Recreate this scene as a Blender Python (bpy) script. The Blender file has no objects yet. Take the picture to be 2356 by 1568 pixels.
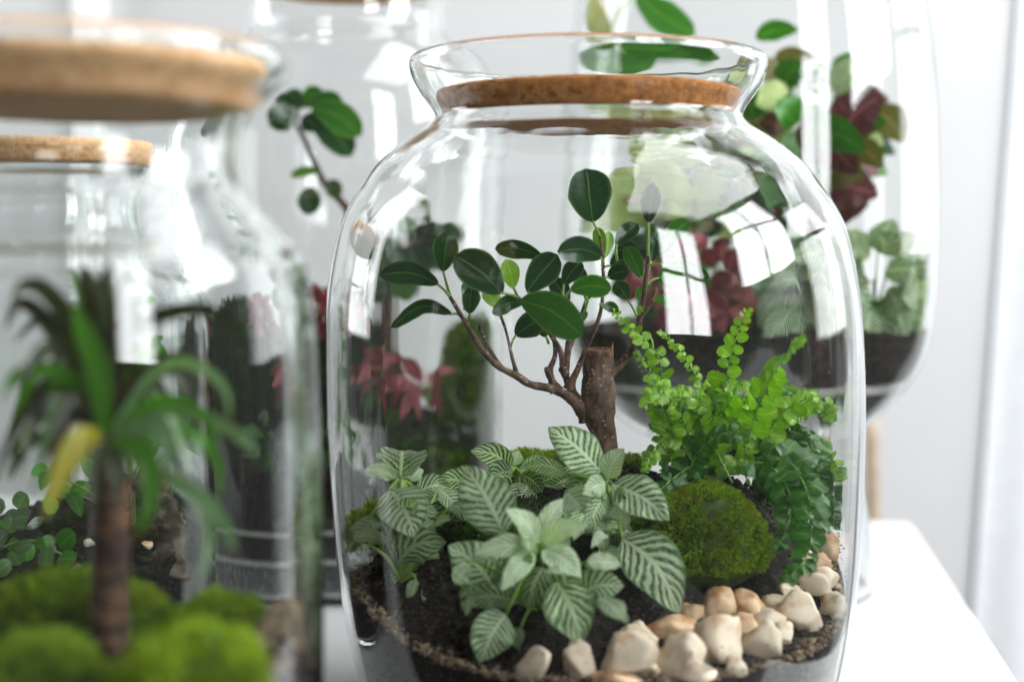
import bpy, bmesh, math, random
import numpy as np
from mathutils import Vector, Matrix, noise

random.seed(7); rng = np.random.default_rng(7)
SC = bpy.context.scene
COL = SC.collection
R = math.radians
PI = math.pi

# ------------------------------------------------------------------ camera
EYE = Vector((0.0, 0.0, 0.25))              # metres; the table top is z = 0
PITCH = math.atan((784 - 575) / 3272)
cam_d = bpy.data.cameras.new('camera')
cam = bpy.data.objects.new('camera', cam_d); COL.objects.link(cam)
cam.location = EYE; cam.rotation_euler = (PI / 2 - PITCH, 0, 0)
cam_d.sensor_width = 36; cam_d.lens = 50
cam_d.clip_start = 0.02; cam_d.clip_end = 50
cam_d.dof.use_dof = True; cam_d.dof.focus_distance = 0.742; cam_d.dof.aperture_fstop = 3.8
SC.camera = cam

# ------------------------------------------------------------------ light: a bright white room, windows along its right side, plus added fill panels
SC.world = bpy.data.worlds.new('World'); SC.world.use_nodes = True
bg = SC.world.node_tree.nodes['Background']
bg.inputs['Color'].default_value = (1.0, 0.99, 0.97, 1); bg.inputs['Strength'].default_value = 0.05
def light_panel(x, y, z, w, h, power, aim):
    d = bpy.data.lights.new('window_or_fill_light', 'AREA'); d.shape = 'RECTANGLE'; d.size = w; d.size_y = h
    d.energy = power * w * h; d.color = (0.965, 0.985, 1.0)
    o = bpy.data.objects.new('window_or_fill_light', d); COL.objects.link(o)
    o.location = (x, y, z); o.rotation_euler = (Vector(aim) - o.location).to_track_quat('-Z', 'Y').to_euler()
WP = 24.0
for y0 in (1.30, 1.84):                                    # window beyond the table, four panes
    light_panel(2.0, y0, 0.52, 0.50, 0.62, WP * 0.26, (0.0, y0, 0.52)); light_panel(2.0, y0, 1.14, 0.50, 0.52, WP * 0.26, (0.0, y0, 1.14))
for y0 in (-0.05, 0.52):                                   # window beside the table
    light_panel(2.0, y0, 1.02, 0.50, 0.55, WP, (0.0, y0, 1.02)); light_panel(2.0, y0, 1.66, 0.50, 0.60, WP, (0.0, y0, 1.66))
for x0 in (1.50, 2.04):                              # broad window behind the photographer
    for z0 in (0.75, 1.60): light_panel(x0, -1.6, z0, 0.48, 0.80, WP * 0.90, (x0, 0.0, z0))
light_panel(1.35, 0.30, 2.3, 1.6, 2.4, 8.5, (1.35, 0.3001, 0.0))    # soft overhead panel added as ceiling bounce on the window side
light_panel(-1.9, 1.60, 1.10, 0.75, 1.9, 9.0, (0.0, 1.60, 1.10))     # fill panel added on the other side to brighten the left glass edges
vs = SC.view_settings
vs.view_transform = 'Standard'; vs.look = 'None'; vs.exposure = 1.0; vs.gamma = 1.0; vs.use_curve_mapping = False
cy = SC.cycles
cy.max_bounces = 28; cy.transmission_bounces = 26; cy.glossy_bounces = 6; cy.diffuse_bounces = 4; cy.transparent_max_bounces = 8
cy.use_denoising = True
cy.sample_clamp_indirect = 25.0; cy.blur_glossy = 0.3
cy.caustics_reflective = True; cy.caustics_refractive = True

# ------------------------------------------------------------------ helpers
FPX = 50 / 36 * 2356
UPV = Vector((0, math.sin(PITCH), math.cos(PITCH))); FWD = Vector((0, math.cos(PITCH), -math.sin(PITCH)))
def P(px, py, Y):
    d = Vector((1, 0, 0)) * ((px - 1178) / FPX) + UPV * ((784 - py) / FPX) + FWD
    return EYE + d * (Y / d.y)
def S(Y): return Y / FPX                                    # metres per photo unit at that distance

def tag(o, label=None, cat=None, group=None, kind=None):
    if label: o['label'] = label
    if cat: o['category'] = cat
    if group: o['group'] = group
    if kind: o['kind'] = kind
    return o
def mesh(name, verts, faces, mat, parent=None, loc=None, smooth=True, uvs=None):
    me = bpy.data.meshes.new(name)
    loc = Vector(loc) if loc is not None else Vector((0, 0, 0))
    v = np.asarray([tuple(p) for p in verts], dtype=float) - np.array(loc)
    me.from_pydata(v.tolist(), [], faces)
    if smooth: me.polygons.foreach_set('use_smooth', [True] * len(me.polygons))
    if uvs is not None:
        ul = me.uv_layers.new(name='UVMap')
        li = np.zeros(len(me.loops), dtype=np.int32); me.loops.foreach_get('vertex_index', li)
        ul.data.foreach_set('uv', np.asarray(uvs, dtype=np.float32)[li].ravel())
    if mat: me.materials.append(mat)
    me.update()
    o = bpy.data.objects.new(name, me); COL.objects.link(o)
    if parent is not None:
        o.parent = parent; o.location = loc - base_of(parent)
    else:
        o.location = loc
    return o
def base_of(o):
    p = Vector(o.location)
    while o.parent is not None:
        o = o.parent; p = p + Vector(o.location)
    return p
def empty(name, loc, label, cat, group=None):
    o = bpy.data.objects.new(name, None); COL.objects.link(o); o.location = loc; o.empty_display_size = 0.01
    return tag(o, label, cat, group)
def cat_rom(pts, n):
    """n+1 points on a smooth curve through pts (tuples of any length)."""
    a = np.asarray([tuple(p) for p in pts], dtype=float)
    if len(a) == 2:
        t = np.linspace(0, 1, n + 1)[:, None]; return a[0] * (1 - t) + a[1] * t
    e = np.vstack([2 * a[0] - a[1], a, 2 * a[-1] - a[-2]])
    out = []
    m = len(a) - 1
    for k in range(n + 1):
        s = k / n * m; i = min(int(s), m - 1); t = s - i
        p0, p1, p2, p3 = e[i:i + 4]
        out.append(0.5 * (2 * p1 + (p2 - p0) * t + (2 * p0 - 5 * p1 + 4 * p2 - p3) * t * t + (3 * p1 - p0 - 3 * p2 + p3) * t ** 3))
    return np.array(out)

# ------------------------------------------------------------------ materials
def newmat(name):
    m = bpy.data.materials.new(name); m.use_nodes = True
    nt = m.node_tree; nt.nodes.clear()
    out = nt.nodes.new('ShaderNodeOutputMaterial')
    def N(t, **kw):
        n = nt.nodes.new('ShaderNode' + t)
        for k, v in kw.items():
            if k in n.inputs: n.inputs[k].default_value = v
            else: setattr(n, k, v)
        return n
    def L(a, b): nt.links.new(a, b)
    return m, nt, out, N, L
def math_n(N, L, op, a, b=None, clamp=False):
    n = N('Math', operation=op, use_clamp=clamp)
    for i, v in enumerate((a, b)):
        if v is None: continue
        if isinstance(v, (int, float)): n.inputs[i].default_value = v
        else: L(v, n.inputs[i])
    return n.outputs[0]
def smooth_n(N, L, v, lo, hi):
    n = N('MapRange', interpolation_type='SMOOTHSTEP'); L(v, n.inputs[0]); n.inputs[1].default_value = lo; n.inputs[2].default_value = hi
    return n.outputs[0]
def mixc(N, L, fac, a, b, blend='MIX'):
    n = N('Mix', data_type='RGBA', blend_type=blend)
    if isinstance(fac, (int, float)): n.inputs[0].default_value = fac
    else: L(fac, n.inputs[0])
    for i, v in ((6, a), (7, b)):
        if isinstance(v, tuple): n.inputs[i].default_value = (*v, 1) if len(v) == 3 else v
        else: L(v, n.inputs[i])
    return n.outputs[2]

def glass_mat(name, tint, wave=0.05):
    m, nt, out, N, L = newmat(name)
    g = N('BsdfGlass', IOR=1.46, Roughness=0.0); g.inputs['Color'].default_value = (*tint, 1)
    tc = N('TexCoord'); mp = N('Mapping'); mp.inputs['Scale'].default_value = (26, 26, 2.2); L(tc.outputs['Object'], mp.inputs[0])
    nz = N('TexNoise', Scale=1.0, Detail=2.0); L(mp.outputs[0], nz.inputs['Vector'])
    b = N('Bump', Strength=wave, Distance=0.01); L(nz.outputs[0], b.inputs['Height']); L(b.outputs[0], g.inputs['Normal'])
    L(g.outputs[0], out.inputs[0]); return m
GLASS = glass_mat('jar_glass', (0.988, 0.995, 0.992), 0.055)
GLASS_OLD = glass_mat('wavy_jar_glass', (0.980, 0.993, 0.990), 0.035)

def cork_mat(name, dark, mid, light):
    m, nt, out, N, L = newmat(name)
    p = N('BsdfPrincipled', Roughness=0.85)
    tc = N('TexCoord')
    n1 = N('TexNoise', Scale=190.0, Detail=6.0, Roughness=0.7); L(tc.outputs['Object'], n1.inputs['Vector'])
    v = N('TexVoronoi', Scale=330.0); L(tc.outputs['Object'], v.inputs['Vector'])
    n2 = N('TexNoise', Scale=620.0, Detail=3.0); L(tc.outputs['Object'], n2.inputs['Vector'])
    c = mixc(N, L, smooth_n(N, L, n1.outputs[0], 0.38, 0.66), mid, light)
    c = mixc(N, L, math_n(N, L, 'MULTIPLY', smooth_n(N, L, v.outputs['Color'], 0.55, 0.95), 0.55), c, dark)
    c = mixc(N, L, math_n(N, L, 'MULTIPLY', smooth_n(N, L, n2.outputs[0], 0.58, 0.72), 0.8), c, dark)
    L(c, p.inputs['Base Color'])
    b = N('Bump', Strength=0.6, Distance=0.001); L(n2.outputs[0], b.inputs['Height']); L(b.outputs[0], p.inputs['Normal'])
    L(p.outputs[0], out.inputs[0]); return m
CORK = cork_mat('cork', (0.14, 0.045, 0.012), (0.46, 0.17, 0.04), (0.62, 0.28, 0.085))
CORK_PALE = cork_mat('pale_cork', (0.46, 0.20, 0.07), (0.86, 0.49, 0.23), (0.92, 0.64, 0.38))

def noise_mat(name, c1, c2, scale, rough=0.9, bump=0.5, dist=0.001, c3=None, s3=400.0, lo=0.4, hi=0.62, spec=0.5, sub=0.0):
    m, nt, out, N, L = newmat(name)
    p = N('BsdfPrincipled', Roughness=rough); p.inputs['Specular IOR Level'].default_value = spec
    tc = N('TexCoord')
    n1 = N('TexNoise', Scale=scale, Detail=5.0, Roughness=0.6); L(tc.outputs['Object'], n1.inputs['Vector'])
    c = mixc(N, L, smooth_n(N, L, n1.outputs[0], lo, hi), c1, c2)
    if c3:
        v = N('TexVoronoi', Scale=s3); L(tc.outputs['Object'], v.inputs['Vector'])
        sp = N('SeparateColor'); L(v.outputs['Color'], sp.inputs[0])
        c = mixc(N, L, smooth_n(N, L, sp.outputs[0], 0.78, 0.86), c, c3)
    oi = N('ObjectInfo')
    hs = N('HueSaturation'); L(c, hs.inputs['Color'])
    mr = N('MapRange'); L(oi.outputs['Random'], mr.inputs[0]); mr.inputs[3].default_value = 0.85; mr.inputs[4].default_value = 1.15
    L(mr.outputs[0], hs.inputs['Value'])
    L(hs.outputs[0], p.inputs['Base Color'])
    if bump:
        b = N('Bump', Strength=bump, Distance=dist); L(n1.outputs[0], b.inputs['Height']); L(b.outputs[0], p.inputs['Normal'])
    L(p.outputs[0], out.inputs[0]); return m
SOIL = noise_mat('dark_soil', (0.005, 0.004, 0.003), (0.020, 0.014, 0.010), 160, 0.95, 1.0, 0.002, (0.055, 0.04, 0.028), 700)
GRIT = noise_mat('dark_drainage_grit', (0.008, 0.007, 0.007), (0.035, 0.032, 0.030), 260, 0.9, 1.0, 0.0015, (0.16, 0.15, 0.14), 500)
SAND = noise_mat('pale_sand', (0.16, 0.10, 0.06), (0.42, 0.32, 0.22), 320, 0.95, 0.6, 0.0006)
WHITESAND = noise_mat('white_sand', (0.60, 0.58, 0.55), (0.80, 0.78, 0.75), 320, 0.95, 0.6, 0.0006)
STONE = noise_mat('cream_stone', (0.56, 0.34, 0.18), (0.86, 0.73, 0.57), 60, 0.8, 0.6, 0.001, None, lo=0.32, hi=0.54)
STONE_WARM = noise_mat('honey_stone', (0.42, 0.19, 0.075), (0.76, 0.55, 0.35), 70, 0.8, 0.6, 0.001, None, lo=0.36, hi=0.6)
WALLM = noise_mat('white_wall_paint', (0.605, 0.605, 0.608), (0.625, 0.625, 0.628), 3, 0.9, 0.05, 0.001)
WALLD = noise_mat('white_gloss_trim', (0.93, 0.93, 0.93), (0.95, 0.95, 0.95), 3, 0.6, 0.0)
CLOTH = noise_mat('white_curtain_cloth', (0.82, 0.84, 0.87), (0.86, 0.88, 0.9), 40, 0.95, 0.2)
TABLEM = noise_mat('white_lacquer', (0.66, 0.665, 0.67), (0.70, 0.70, 0.70), 5, 0.35, 0.02, 0.0005)
WOODM = noise_mat('pale_wood', (0.42, 0.32, 0.22), (0.55, 0.44, 0.32), 30, 0.7, 0.2)
BARKD = noise_mat('driftwood', (0.05, 0.035, 0.025), (0.30, 0.24, 0.19), 60, 0.9, 1.0, 0.003)

def bark_mat(name, dark, mid, spot, zs=(60, 60, 25), spots=True, bands=False):
    m, nt, out, N, L = newmat(name)
    p = N('BsdfPrincipled', Roughness=0.75)
    tc = N('TexCoord'); mp = N('Mapping'); mp.inputs['Scale'].default_value = zs; L(tc.outputs['Object'], mp.inputs[0])
    n1 = N('TexNoise', Scale=4.0, Detail=6.0, Roughness=0.65); L(mp.outputs[0], n1.inputs['Vector'])
    c = mixc(N, L, smooth_n(N, L, n1.outputs[0], 0.35, 0.68), dark, mid)
    if spots:
        v = N('TexVoronoi', Scale=1.0); mp2 = N('Mapping'); mp2.inputs['Scale'].default_value = (300, 300, 620); L(tc.outputs['Object'], mp2.inputs[0]); L(mp2.outputs[0], v.inputs['Vector'])
        s = math_n(N, L, 'SUBTRACT', 1.0, smooth_n(N, L, v.outputs['Distance'], 0.14, 0.34))
        sp = N('SeparateColor'); L(v.outputs['Color'], sp.inputs[0])
        s = math_n(N, L, 'MULTIPLY', s, smooth_n(N, L, sp.outputs[1], 0.62, 0.72))
        c = mixc(N, L, math_n(N, L, 'MULTIPLY', s, 0.85), c, spot)
    if bands:
        w = N('TexNoise', Scale=1.0, Detail=4.0, Roughness=0.6)
        mp3 = N('Mapping'); mp3.inputs['Scale'].default_value = (28, 28, 150); L(tc.outputs['Object'], mp3.inputs[0]); L(mp3.outputs[0], w.inputs['Vector'])
        c = mixc(N, L, math_n(N, L, 'MULTIPLY', smooth_n(N, L, w.outputs[0], 0.48, 0.64), 0.7), c, spot)
    L(c, p.inputs['Base Color'])
    b = N('Bump', Strength=0.8, Distance=0.0008); L(n1.outputs[0], b.inputs['Height']); L(b.outputs[0], p.inputs['Normal'])
    L(p.outputs[0], out.inputs[0]); return m
BARK = bark_mat('ficus_bark', (0.045, 0.024, 0.016), (0.22, 0.13, 0.088), (0.58, 0.43, 0.30))
BARKTOP = noise_mat('cut_wood', (0.10, 0.045, 0.02), (0.32, 0.17, 0.09), 300, 0.9, 0.8)
CANE = bark_mat('cane_bark', (0.018, 0.010, 0.008), (0.10, 0.045, 0.025), (0.30, 0.15, 0.08), (40, 40, 60), False, True)

def leaf_mat(name, base, vein, edge=None, nlat=0.0, sweep=1.6, vw=0.25, vein_amt=0.6, mid_w=0.05, gloss=0.35, trans=0.3, net=0.0, bump=0.3, back=None, spec=0.5, var=0.25, tcol=None, netscale=14.0, brown=0.0):
    """u along the leaf, v across: midrib, side veins that sweep to the tip, a fine net between them."""
    m, nt, out, N, L = newmat(name)
    uv = N('UVMap'); sp = N('SeparateXYZ'); L(uv.outputs[0], sp.inputs[0])
    u, v = sp.outputs[0], sp.outputs[1]
    tc = N('TexCoord'); nz = N('TexNoise', Scale=210.0, Detail=3.0); L(tc.outputs['Object'], nz.inputs['Vector'])
    av = math_n(N, L, 'ABSOLUTE', math_n(N, L, 'MULTIPLY', math_n(N, L, 'SUBTRACT', v, 0.5), 2.0))
    midr = math_n(N, L, 'SUBTRACT', 1.0, smooth_n(N, L, av, mid_w * 0.5, mid_w * 1.8))
    mask = midr
    if nlat:
        wob = math_n(N, L, 'MULTIPLY', math_n(N, L, 'SUBTRACT', nz.outputs[0], 0.5), 0.95)
        t = math_n(N, L, 'ADD', math_n(N, L, 'SUBTRACT', math_n(N, L, 'MULTIPLY', u, nlat), math_n(N, L, 'MULTIPLY', math_n(N, L, 'POWER', av, 0.85), sweep)), wob)
        t = math_n(N, L, 'ADD', t, math_n(N, L, 'MULTIPLY', math_n(N, L, 'GREATER_THAN', v, 0.5), 0.37))
        fr = math_n(N, L, 'FRACT', t)
        d = math_n(N, L, 'ABSOLUTE', math_n(N, L, 'SUBTRACT', fr, 0.5))
        lat = math_n(N, L, 'SUBTRACT', 1.0, smooth_n(N, L, d, vw * 0.45, vw * 1.25))
        mask = math_n(N, L, 'MAXIMUM', midr, math_n(N, L, 'MULTIPLY', lat, vein_amt))
    if net:
        vr = N('TexVoronoi', Scale=netscale, feature='DISTANCE_TO_EDGE'); L(uv.outputs[0], vr.inputs['Vector'])
        nm = math_n(N, L, 'SUBTRACT', 1.0, smooth_n(N, L, vr.outputs['Distance'], 0.06, 0.16))
        mask = math_n(N, L, 'MAXIMUM', mask, math_n(N, L, 'MULTIPLY', nm, net))
    c = mixc(N, L, mask, base, vein)
    if edge:
        c = mixc(N, L, math_n(N, L, 'MULTIPLY', smooth_n(N, L, av, 0.78, 1.0), 0.8), c, edge)
    oi = N('ObjectInfo'); gi = N('NewGeometry')
    if brown:                                               # dried tips on some leaves
        tipm = math_n(N, L, 'ADD', u, math_n(N, L, 'MULTIPLY', math_n(N, L, 'SUBTRACT', nz.outputs[0], 0.5), 0.35))
        tipm = smooth_n(N, L, tipm, 0.86, 0.97)
        some = math_n(N, L, 'GREATER_THAN', math_n(N, L, 'FRACT', math_n(N, L, 'ADD', math_n(N, L, 'MULTIPLY', oi.outputs['Random'], 7.3), gi.outputs['Random Per Island'])), 1.0 - brown)
        c = mixc(N, L, math_n(N, L, 'MULTIPLY', tipm, some), c, (0.16, 0.07, 0.025))
    hs = N('HueSaturation'); L(c, hs.inputs['Color'])
    mr = N('MapRange'); L(oi.outputs['Random'], mr.inputs[0]); mr.inputs[3].default_value = 1 - var; mr.inputs[4].default_value = 1 + var
    mr2 = N('MapRange'); L(gi.outputs['Random Per Island'], mr2.inputs[0]); mr2.inputs[3].default_value = 0.85; mr2.inputs[4].default_value = 1.15
    mr3 = N('MapRange'); L(nz.outputs[0], mr3.inputs[0]); mr3.inputs[3].default_value = 0.82; mr3.inputs[4].default_value = 1.18
    L(math_n(N, L, 'MULTIPLY', math_n(N, L, 'MULTIPLY', mr.outputs[0], mr2.outputs[0]), mr3.outputs[0]), hs.inputs['Value'])
    col = hs.outputs[0]
    if back:
        col = mixc(N, L, gi.outputs['Backfacing'], col, back)
    p = N('BsdfPrincipled', Roughness=gloss); p.inputs['Specular IOR Level'].default_value = spec; L(col, p.inputs['Base Color'])
    tr = N('BsdfTranslucent')
    L(mixc(N, L, 1.0, col, tcol or (1.6, 1.9, 0.7), 'MULTIPLY'), tr.inputs['Color'])
    b = N('Bump', Strength=bump, Distance=0.0006); L(mask, b.inputs['Height']); L(b.outputs[0], p.inputs['Normal'])
    mx = N('MixShader'); mx.inputs[0].default_value = trans; L(p.outputs[0], mx.inputs[1]); L(tr.outputs[0], mx.inputs[2])
    L(mx.outputs[0], out.inputs[0]); return m
FICUS = leaf_mat('ficus_leaf', (0.018, 0.065, 0.022), (0.10, 0.20, 0.05), (0.10, 0.20, 0.06), 10, 1.6, 0.10, 0.10, 0.035, 0.22, 0.22, bump=0.15, back=(0.09, 0.14, 0.07), spec=0.6)
FICUS_NEW = leaf_mat('young_ficus_leaf', (0.22, 0.42, 0.04), (0.35, 0.55, 0.10), None, 8, 1.6, 0.10, 0.15, 0.04, 0.3, 0.4, bump=0.1)
FICUS_MID = leaf_mat('bright_ficus_leaf', (0.045, 0.17, 0.025), (0.16, 0.30, 0.06), (0.14, 0.28, 0.07), 10, 1.6, 0.10, 0.12, 0.035, 0.25, 0.3, bump=0.15, back=(0.10, 0.20, 0.07))
FITT = leaf_mat('white_vein_leaf', (0.030, 0.115, 0.022), (0.62, 0.74, 0.50), (0.14, 0.28, 0.11), 8, 2.6, 0.31, 0.92, 0.085, 0.45, 0.2, net=0.25, bump=0.9, back=(0.30, 0.42, 0.27))
FITT_B = leaf_mat('white_vein_leaf_fine', (0.050, 0.155, 0.040), (0.58, 0.70, 0.46), (0.18, 0.32, 0.14), 10, 2.2, 0.35, 0.86, 0.08, 0.5, 0.22, net=0.30, bump=0.9, back=(0.30, 0.42, 0.27), netscale=11.0, brown=0.25)
FITT_C = leaf_mat('white_vein_leaf_coarse', (0.04, 0.13, 0.035), (0.56, 0.69, 0.42), (0.14, 0.28, 0.11), 6.5, 2.9, 0.30, 0.95, 0.10, 0.42, 0.2, net=0.35, bump=1.0, back=(0.30, 0.42, 0.27), netscale=18.0)
FITT_PALE = leaf_mat('pale_young_vein_leaf', (0.34, 0.50, 0.26), (0.74, 0.84, 0.64), (0.48, 0.62, 0.40), 8, 2.5, 0.32, 0.85, 0.10, 0.5, 0.25, net=0.4, bump=0.6, back=(0.45, 0.58, 0.4))
FITT_GREEN = leaf_mat('green_vein_leaf', (0.03, 0.115, 0.025), (0.45, 0.62, 0.25), None, 8, 2.2, 0.16, 0.95, 0.07, 0.4, 0.2, net=0.25, bump=0.8)
FITT_RED = leaf_mat('red_vein_leaf', (0.13, 0.012, 0.018), (0.46, 0.05, 0.07), (0.10, 0.05, 0.03), 8, 2.2, 0.26, 0.7, 0.08, 0.4, 0.25, net=0.3, bump=0.6, tcol=(1.5, 0.7, 0.7))
FITT_PINK = leaf_mat('pink_vein_leaf', (0.42, 0.085, 0.10), (0.74, 0.26, 0.29), (0.3, 0.10, 0.08), 8, 2.2, 0.3, 0.7, 0.09, 0.4, 0.25, net=0.3, bump=0.5, tcol=(1.4, 0.8, 0.8))
FERN = leaf_mat('fern_leaflet', (0.21, 0.42, 0.02), (0.36, 0.56, 0.08), None, 0, mid_w=0.05, gloss=0.33, trans=0.35, bump=0.2, var=0.3, back=(0.16, 0.34, 0.06), brown=0.18)
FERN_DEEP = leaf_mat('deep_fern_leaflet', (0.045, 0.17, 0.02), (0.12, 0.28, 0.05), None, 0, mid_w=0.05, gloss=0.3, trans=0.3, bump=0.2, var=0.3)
STEMG = leaf_mat('green_stem', (0.20, 0.38, 0.06), (0.25, 0.42, 0.08), None, 0, gloss=0.4, trans=0.1)
DRAC = leaf_mat('cane_leaf', (0.028, 0.060, 0.018), (0.10, 0.03, 0.04), (0.20, 0.03, 0.055), 0, mid_w=0.08, gloss=0.3, trans=0.25, bump=0.1, back=(0.055, 0.04, 0.03), tcol=(1.6, 1.4, 0.6))
DRAC_G = leaf_mat('green_cane_leaf', (0.055, 0.19, 0.012), (0.12, 0.28, 0.03), (0.12, 0.06, 0.05), 0, mid_w=0.08, gloss=0.3, trans=0.4, bump=0.1, brown=0.5)
DRAC_P = leaf_mat('pale_cane_leaf', (0.18, 0.32, 0.15), (0.28, 0.42, 0.22), (0.2, 0.2, 0.12), 0, mid_w=0.08, gloss=0.3, trans=0.3, bump=0.1, brown=0.8)
DRAC_Y = leaf_mat('yellowing_cane_leaf', (0.42, 0.44, 0.015), (0.60, 0.30, 0.02), (0.5, 0.18, 0.04), 0, mid_w=0.12, gloss=0.35, trans=0.4, bump=0.1, tcol=(1.3, 1.1, 0.6))
LIME = leaf_mat('light_green_leaf', (0.10, 0.32, 0.04), (0.22, 0.45, 0.10), None, 7, 1.6, 0.08, 0.4, 0.05, 0.4, 0.35, bump=0.3)
MIDG = leaf_mat('glossy_green_leaf', (0.05, 0.22, 0.02), (0.14, 0.34, 0.06), None, 8, 1.6, 0.08, 0.35, 0.05, 0.3, 0.3, bump=0.3, back=(0.08, 0.2, 0.05))
CREAM = leaf_mat('cream_green_leaf', (0.50, 0.60, 0.23), (0.38, 0.56, 0.14), (0.38, 0.52, 0.2), 6, 1.6, 0.12, 0.35, 0.06, 0.45, 0.3, bump=0.3, tcol=(1.1, 1.2, 0.8))
WINE = leaf_mat('wine_striped_leaf', (0.13, 0.045, 0.045), (0.36, 0.13, 0.14), (0.10, 0.10, 0.03), 9, 1.0, 0.12, 0.45, 0.06, 0.35, 0.25, bump=0.3, back=(0.24, 0.10, 0.11), tcol=(1.4, 0.9, 0.7))
OLIVE = leaf_mat('olive_brown_leaf', (0.14, 0.12, 0.03), (0.25, 0.24, 0.08), None, 9, 1.0, 0.12, 0.4, 0.06, 0.4, 0.3, bump=0.3)

def moss_mat(name, c1, c2, c3):
    m, nt, out, N, L = newmat(name)
    gi = N('NewGeometry'); tc = N('TexCoord'); nz = N('TexNoise', Scale=75.0, Detail=4.0); L(tc.outputs['Object'], nz.inputs['Vector'])
    c = mixc(N, L, gi.outputs['Random Per Island'], c1, c2)
    c = mixc(N, L, smooth_n(N, L, nz.outputs[0], 0.48, 0.68), c, c3)
    p = N('BsdfPrincipled', Roughness=0.7); L(c, p.inputs['Base Color'])
    tr = N('BsdfTranslucent'); L(c, tr.inputs[0])
    mx = N('MixShader'); mx.inputs[0].default_value = 0.3; L(p.outputs[0], mx.inputs[1]); L(tr.outputs[0], mx.inputs[2])
    L(mx.outputs[0], out.inputs[0]); return m
MOSS = moss_mat('green_moss', (0.12, 0.23, 0.006), (0.36, 0.54, 0.018), (0.27, 0.33, 0.012))
MOSS_LIGHT = moss_mat('light_moss', (0.20, 0.34, 0.012), (0.46, 0.62, 0.05), (0.16, 0.24, 0.015))
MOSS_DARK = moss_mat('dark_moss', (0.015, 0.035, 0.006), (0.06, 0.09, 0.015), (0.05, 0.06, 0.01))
MOSSBASE = noise_mat('moss_underside', (0.02, 0.045, 0.005), (0.05, 0.09, 0.01), 120, 0.95, 0.5)

# ------------------------------------------------------------------ the setting
def box(name, lo, hi, mat, bev=0.0, parent=None, rotz=0.0, pivot=(0, 0)):
    bm = bmesh.new(); bmesh.ops.create_cube(bm, size=1.0)
    for v in bm.verts:
        v.co = Vector([(lo[i] + hi[i]) / 2 + v.co[i] * (hi[i] - lo[i]) for i in range(3)])
    if bev: bmesh.ops.bevel(bm, geom=bm.edges[:], offset=bev, segments=3, affect='EDGES')
    if rotz: bmesh.ops.rotate(bm, verts=bm.verts, cent=(pivot[0], pivot[1], 0), matrix=Matrix.Rotation(rotz, 3, 'Z'))
    me = bpy.data.meshes.new(name); bm.to_mesh(me); bm.free(); me.materials.append(mat)
    o = bpy.data.objects.new(name, me); COL.objects.link(o)
    if parent: o.parent = parent; o.location = -base_of(parent)
    return o
tag(box('back_wall', (-2.2, 2.05, -0.8), (2.2, 2.15, 2.2), WALLM), 'plain white wall behind all the jars', 'wall', kind='structure')
tag(box('wall_trim', (-0.62, 2.02, -0.8), (-0.575, 2.048, 2.2), WALLD, 0.004), 'white upright trim strip on the wall above the blurred cork lid', 'trim', kind='structure')
TC = Vector((0.370, 1.30, 0))                       # far right corner of the table
tb = empty('white_table', TC, 'white lacquered table that all the jars stand on', 'table')
A = -R(8.7)
box('tabletop', (TC.x - 1.5, TC.y - 0.7225, -0.03), (TC.x, TC.y, 0.0), TABLEM, 0.003, tb, A, (TC.x, TC.y))
for lx, ly in ((-0.06, -0.06), (-1.44, -0.06), (-0.06, -0.66), (-1.44, -0.66)):
    box('leg', (TC.x + lx - 0.025, TC.y + ly - 0.025, -0.78), (TC.x + lx + 0.025, TC.y + ly + 0.025, -0.031), TABLEM, 0.002, tb, A, (TC.x, TC.y))
bn = empty('added_dark_bench', TC, 'unseen dark bench added under the nearest jar, in front of the white table', 'bench')  # guessed support out of view, added dark so the lower glass mirrors less white
BENCHM = noise_mat('dark_stained_wood', (0.03, 0.026, 0.024), (0.05, 0.044, 0.04), 30, 0.6, 0.2)
box('bench_top', (TC.x - 1.3, TC.y - 1.12, -0.03), (TC.x + 0.05, TC.y - 0.727, 0.0), BENCHM, 0.003, bn, A, (TC.x, TC.y))
for lx in (-0.05, -1.2):
    box('leg', (TC.x + lx - 0.02, TC.y - 1.06, -0.78), (TC.x + lx + 0.02, TC.y - 0.78, -0.031), BENCHM, 0.002, bn, A, (TC.x, TC.y))
# curtain at the right edge: soft folds, hanging a little askew
def curtain():
    vs_, fs = [], []
    x0t, x0b = P(2352, 0, 2.03), P(2236, 1500, 2.03)
    nx, nz_ = 60, 14
    for th in (0.0, 0.003):
        for j in range(nz_ + 1):
            t = j / nz_; z = 1.3 - t * 1.9
            xe = x0t.x + (x0b.x - x0t.x) * (x0t.z - z) / (x0t.z - x0b.z)
            for i in range(nx + 1):
                s = i / nx
                vs_.append((xe + s * 0.55, 2.036 + th + 0.006 * math.sin(s * 38 + 0.6 * math.sin(3 * t)) - 0.01 * s, z))
    n1 = (nx + 1) * (nz_ + 1)
    for k in (0, n1):
        for j in range(nz_):
            for i in range(nx):
                a = k + j * (nx + 1) + i; q = (a, a + 1, a + nx + 2, a + nx + 1)
                fs.append(q if k else q[::-1])
    for j in range(nz_):
        for i in (0, nx):
            a = j * (nx + 1) + i; fs.append((a, a + nx + 1, a + nx + 1 + n1, a + n1))
    return mesh('curtain', vs_, fs, CLOTH)
tag(curtain(), 'white curtain hanging at the right edge', 'curtain')
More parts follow.
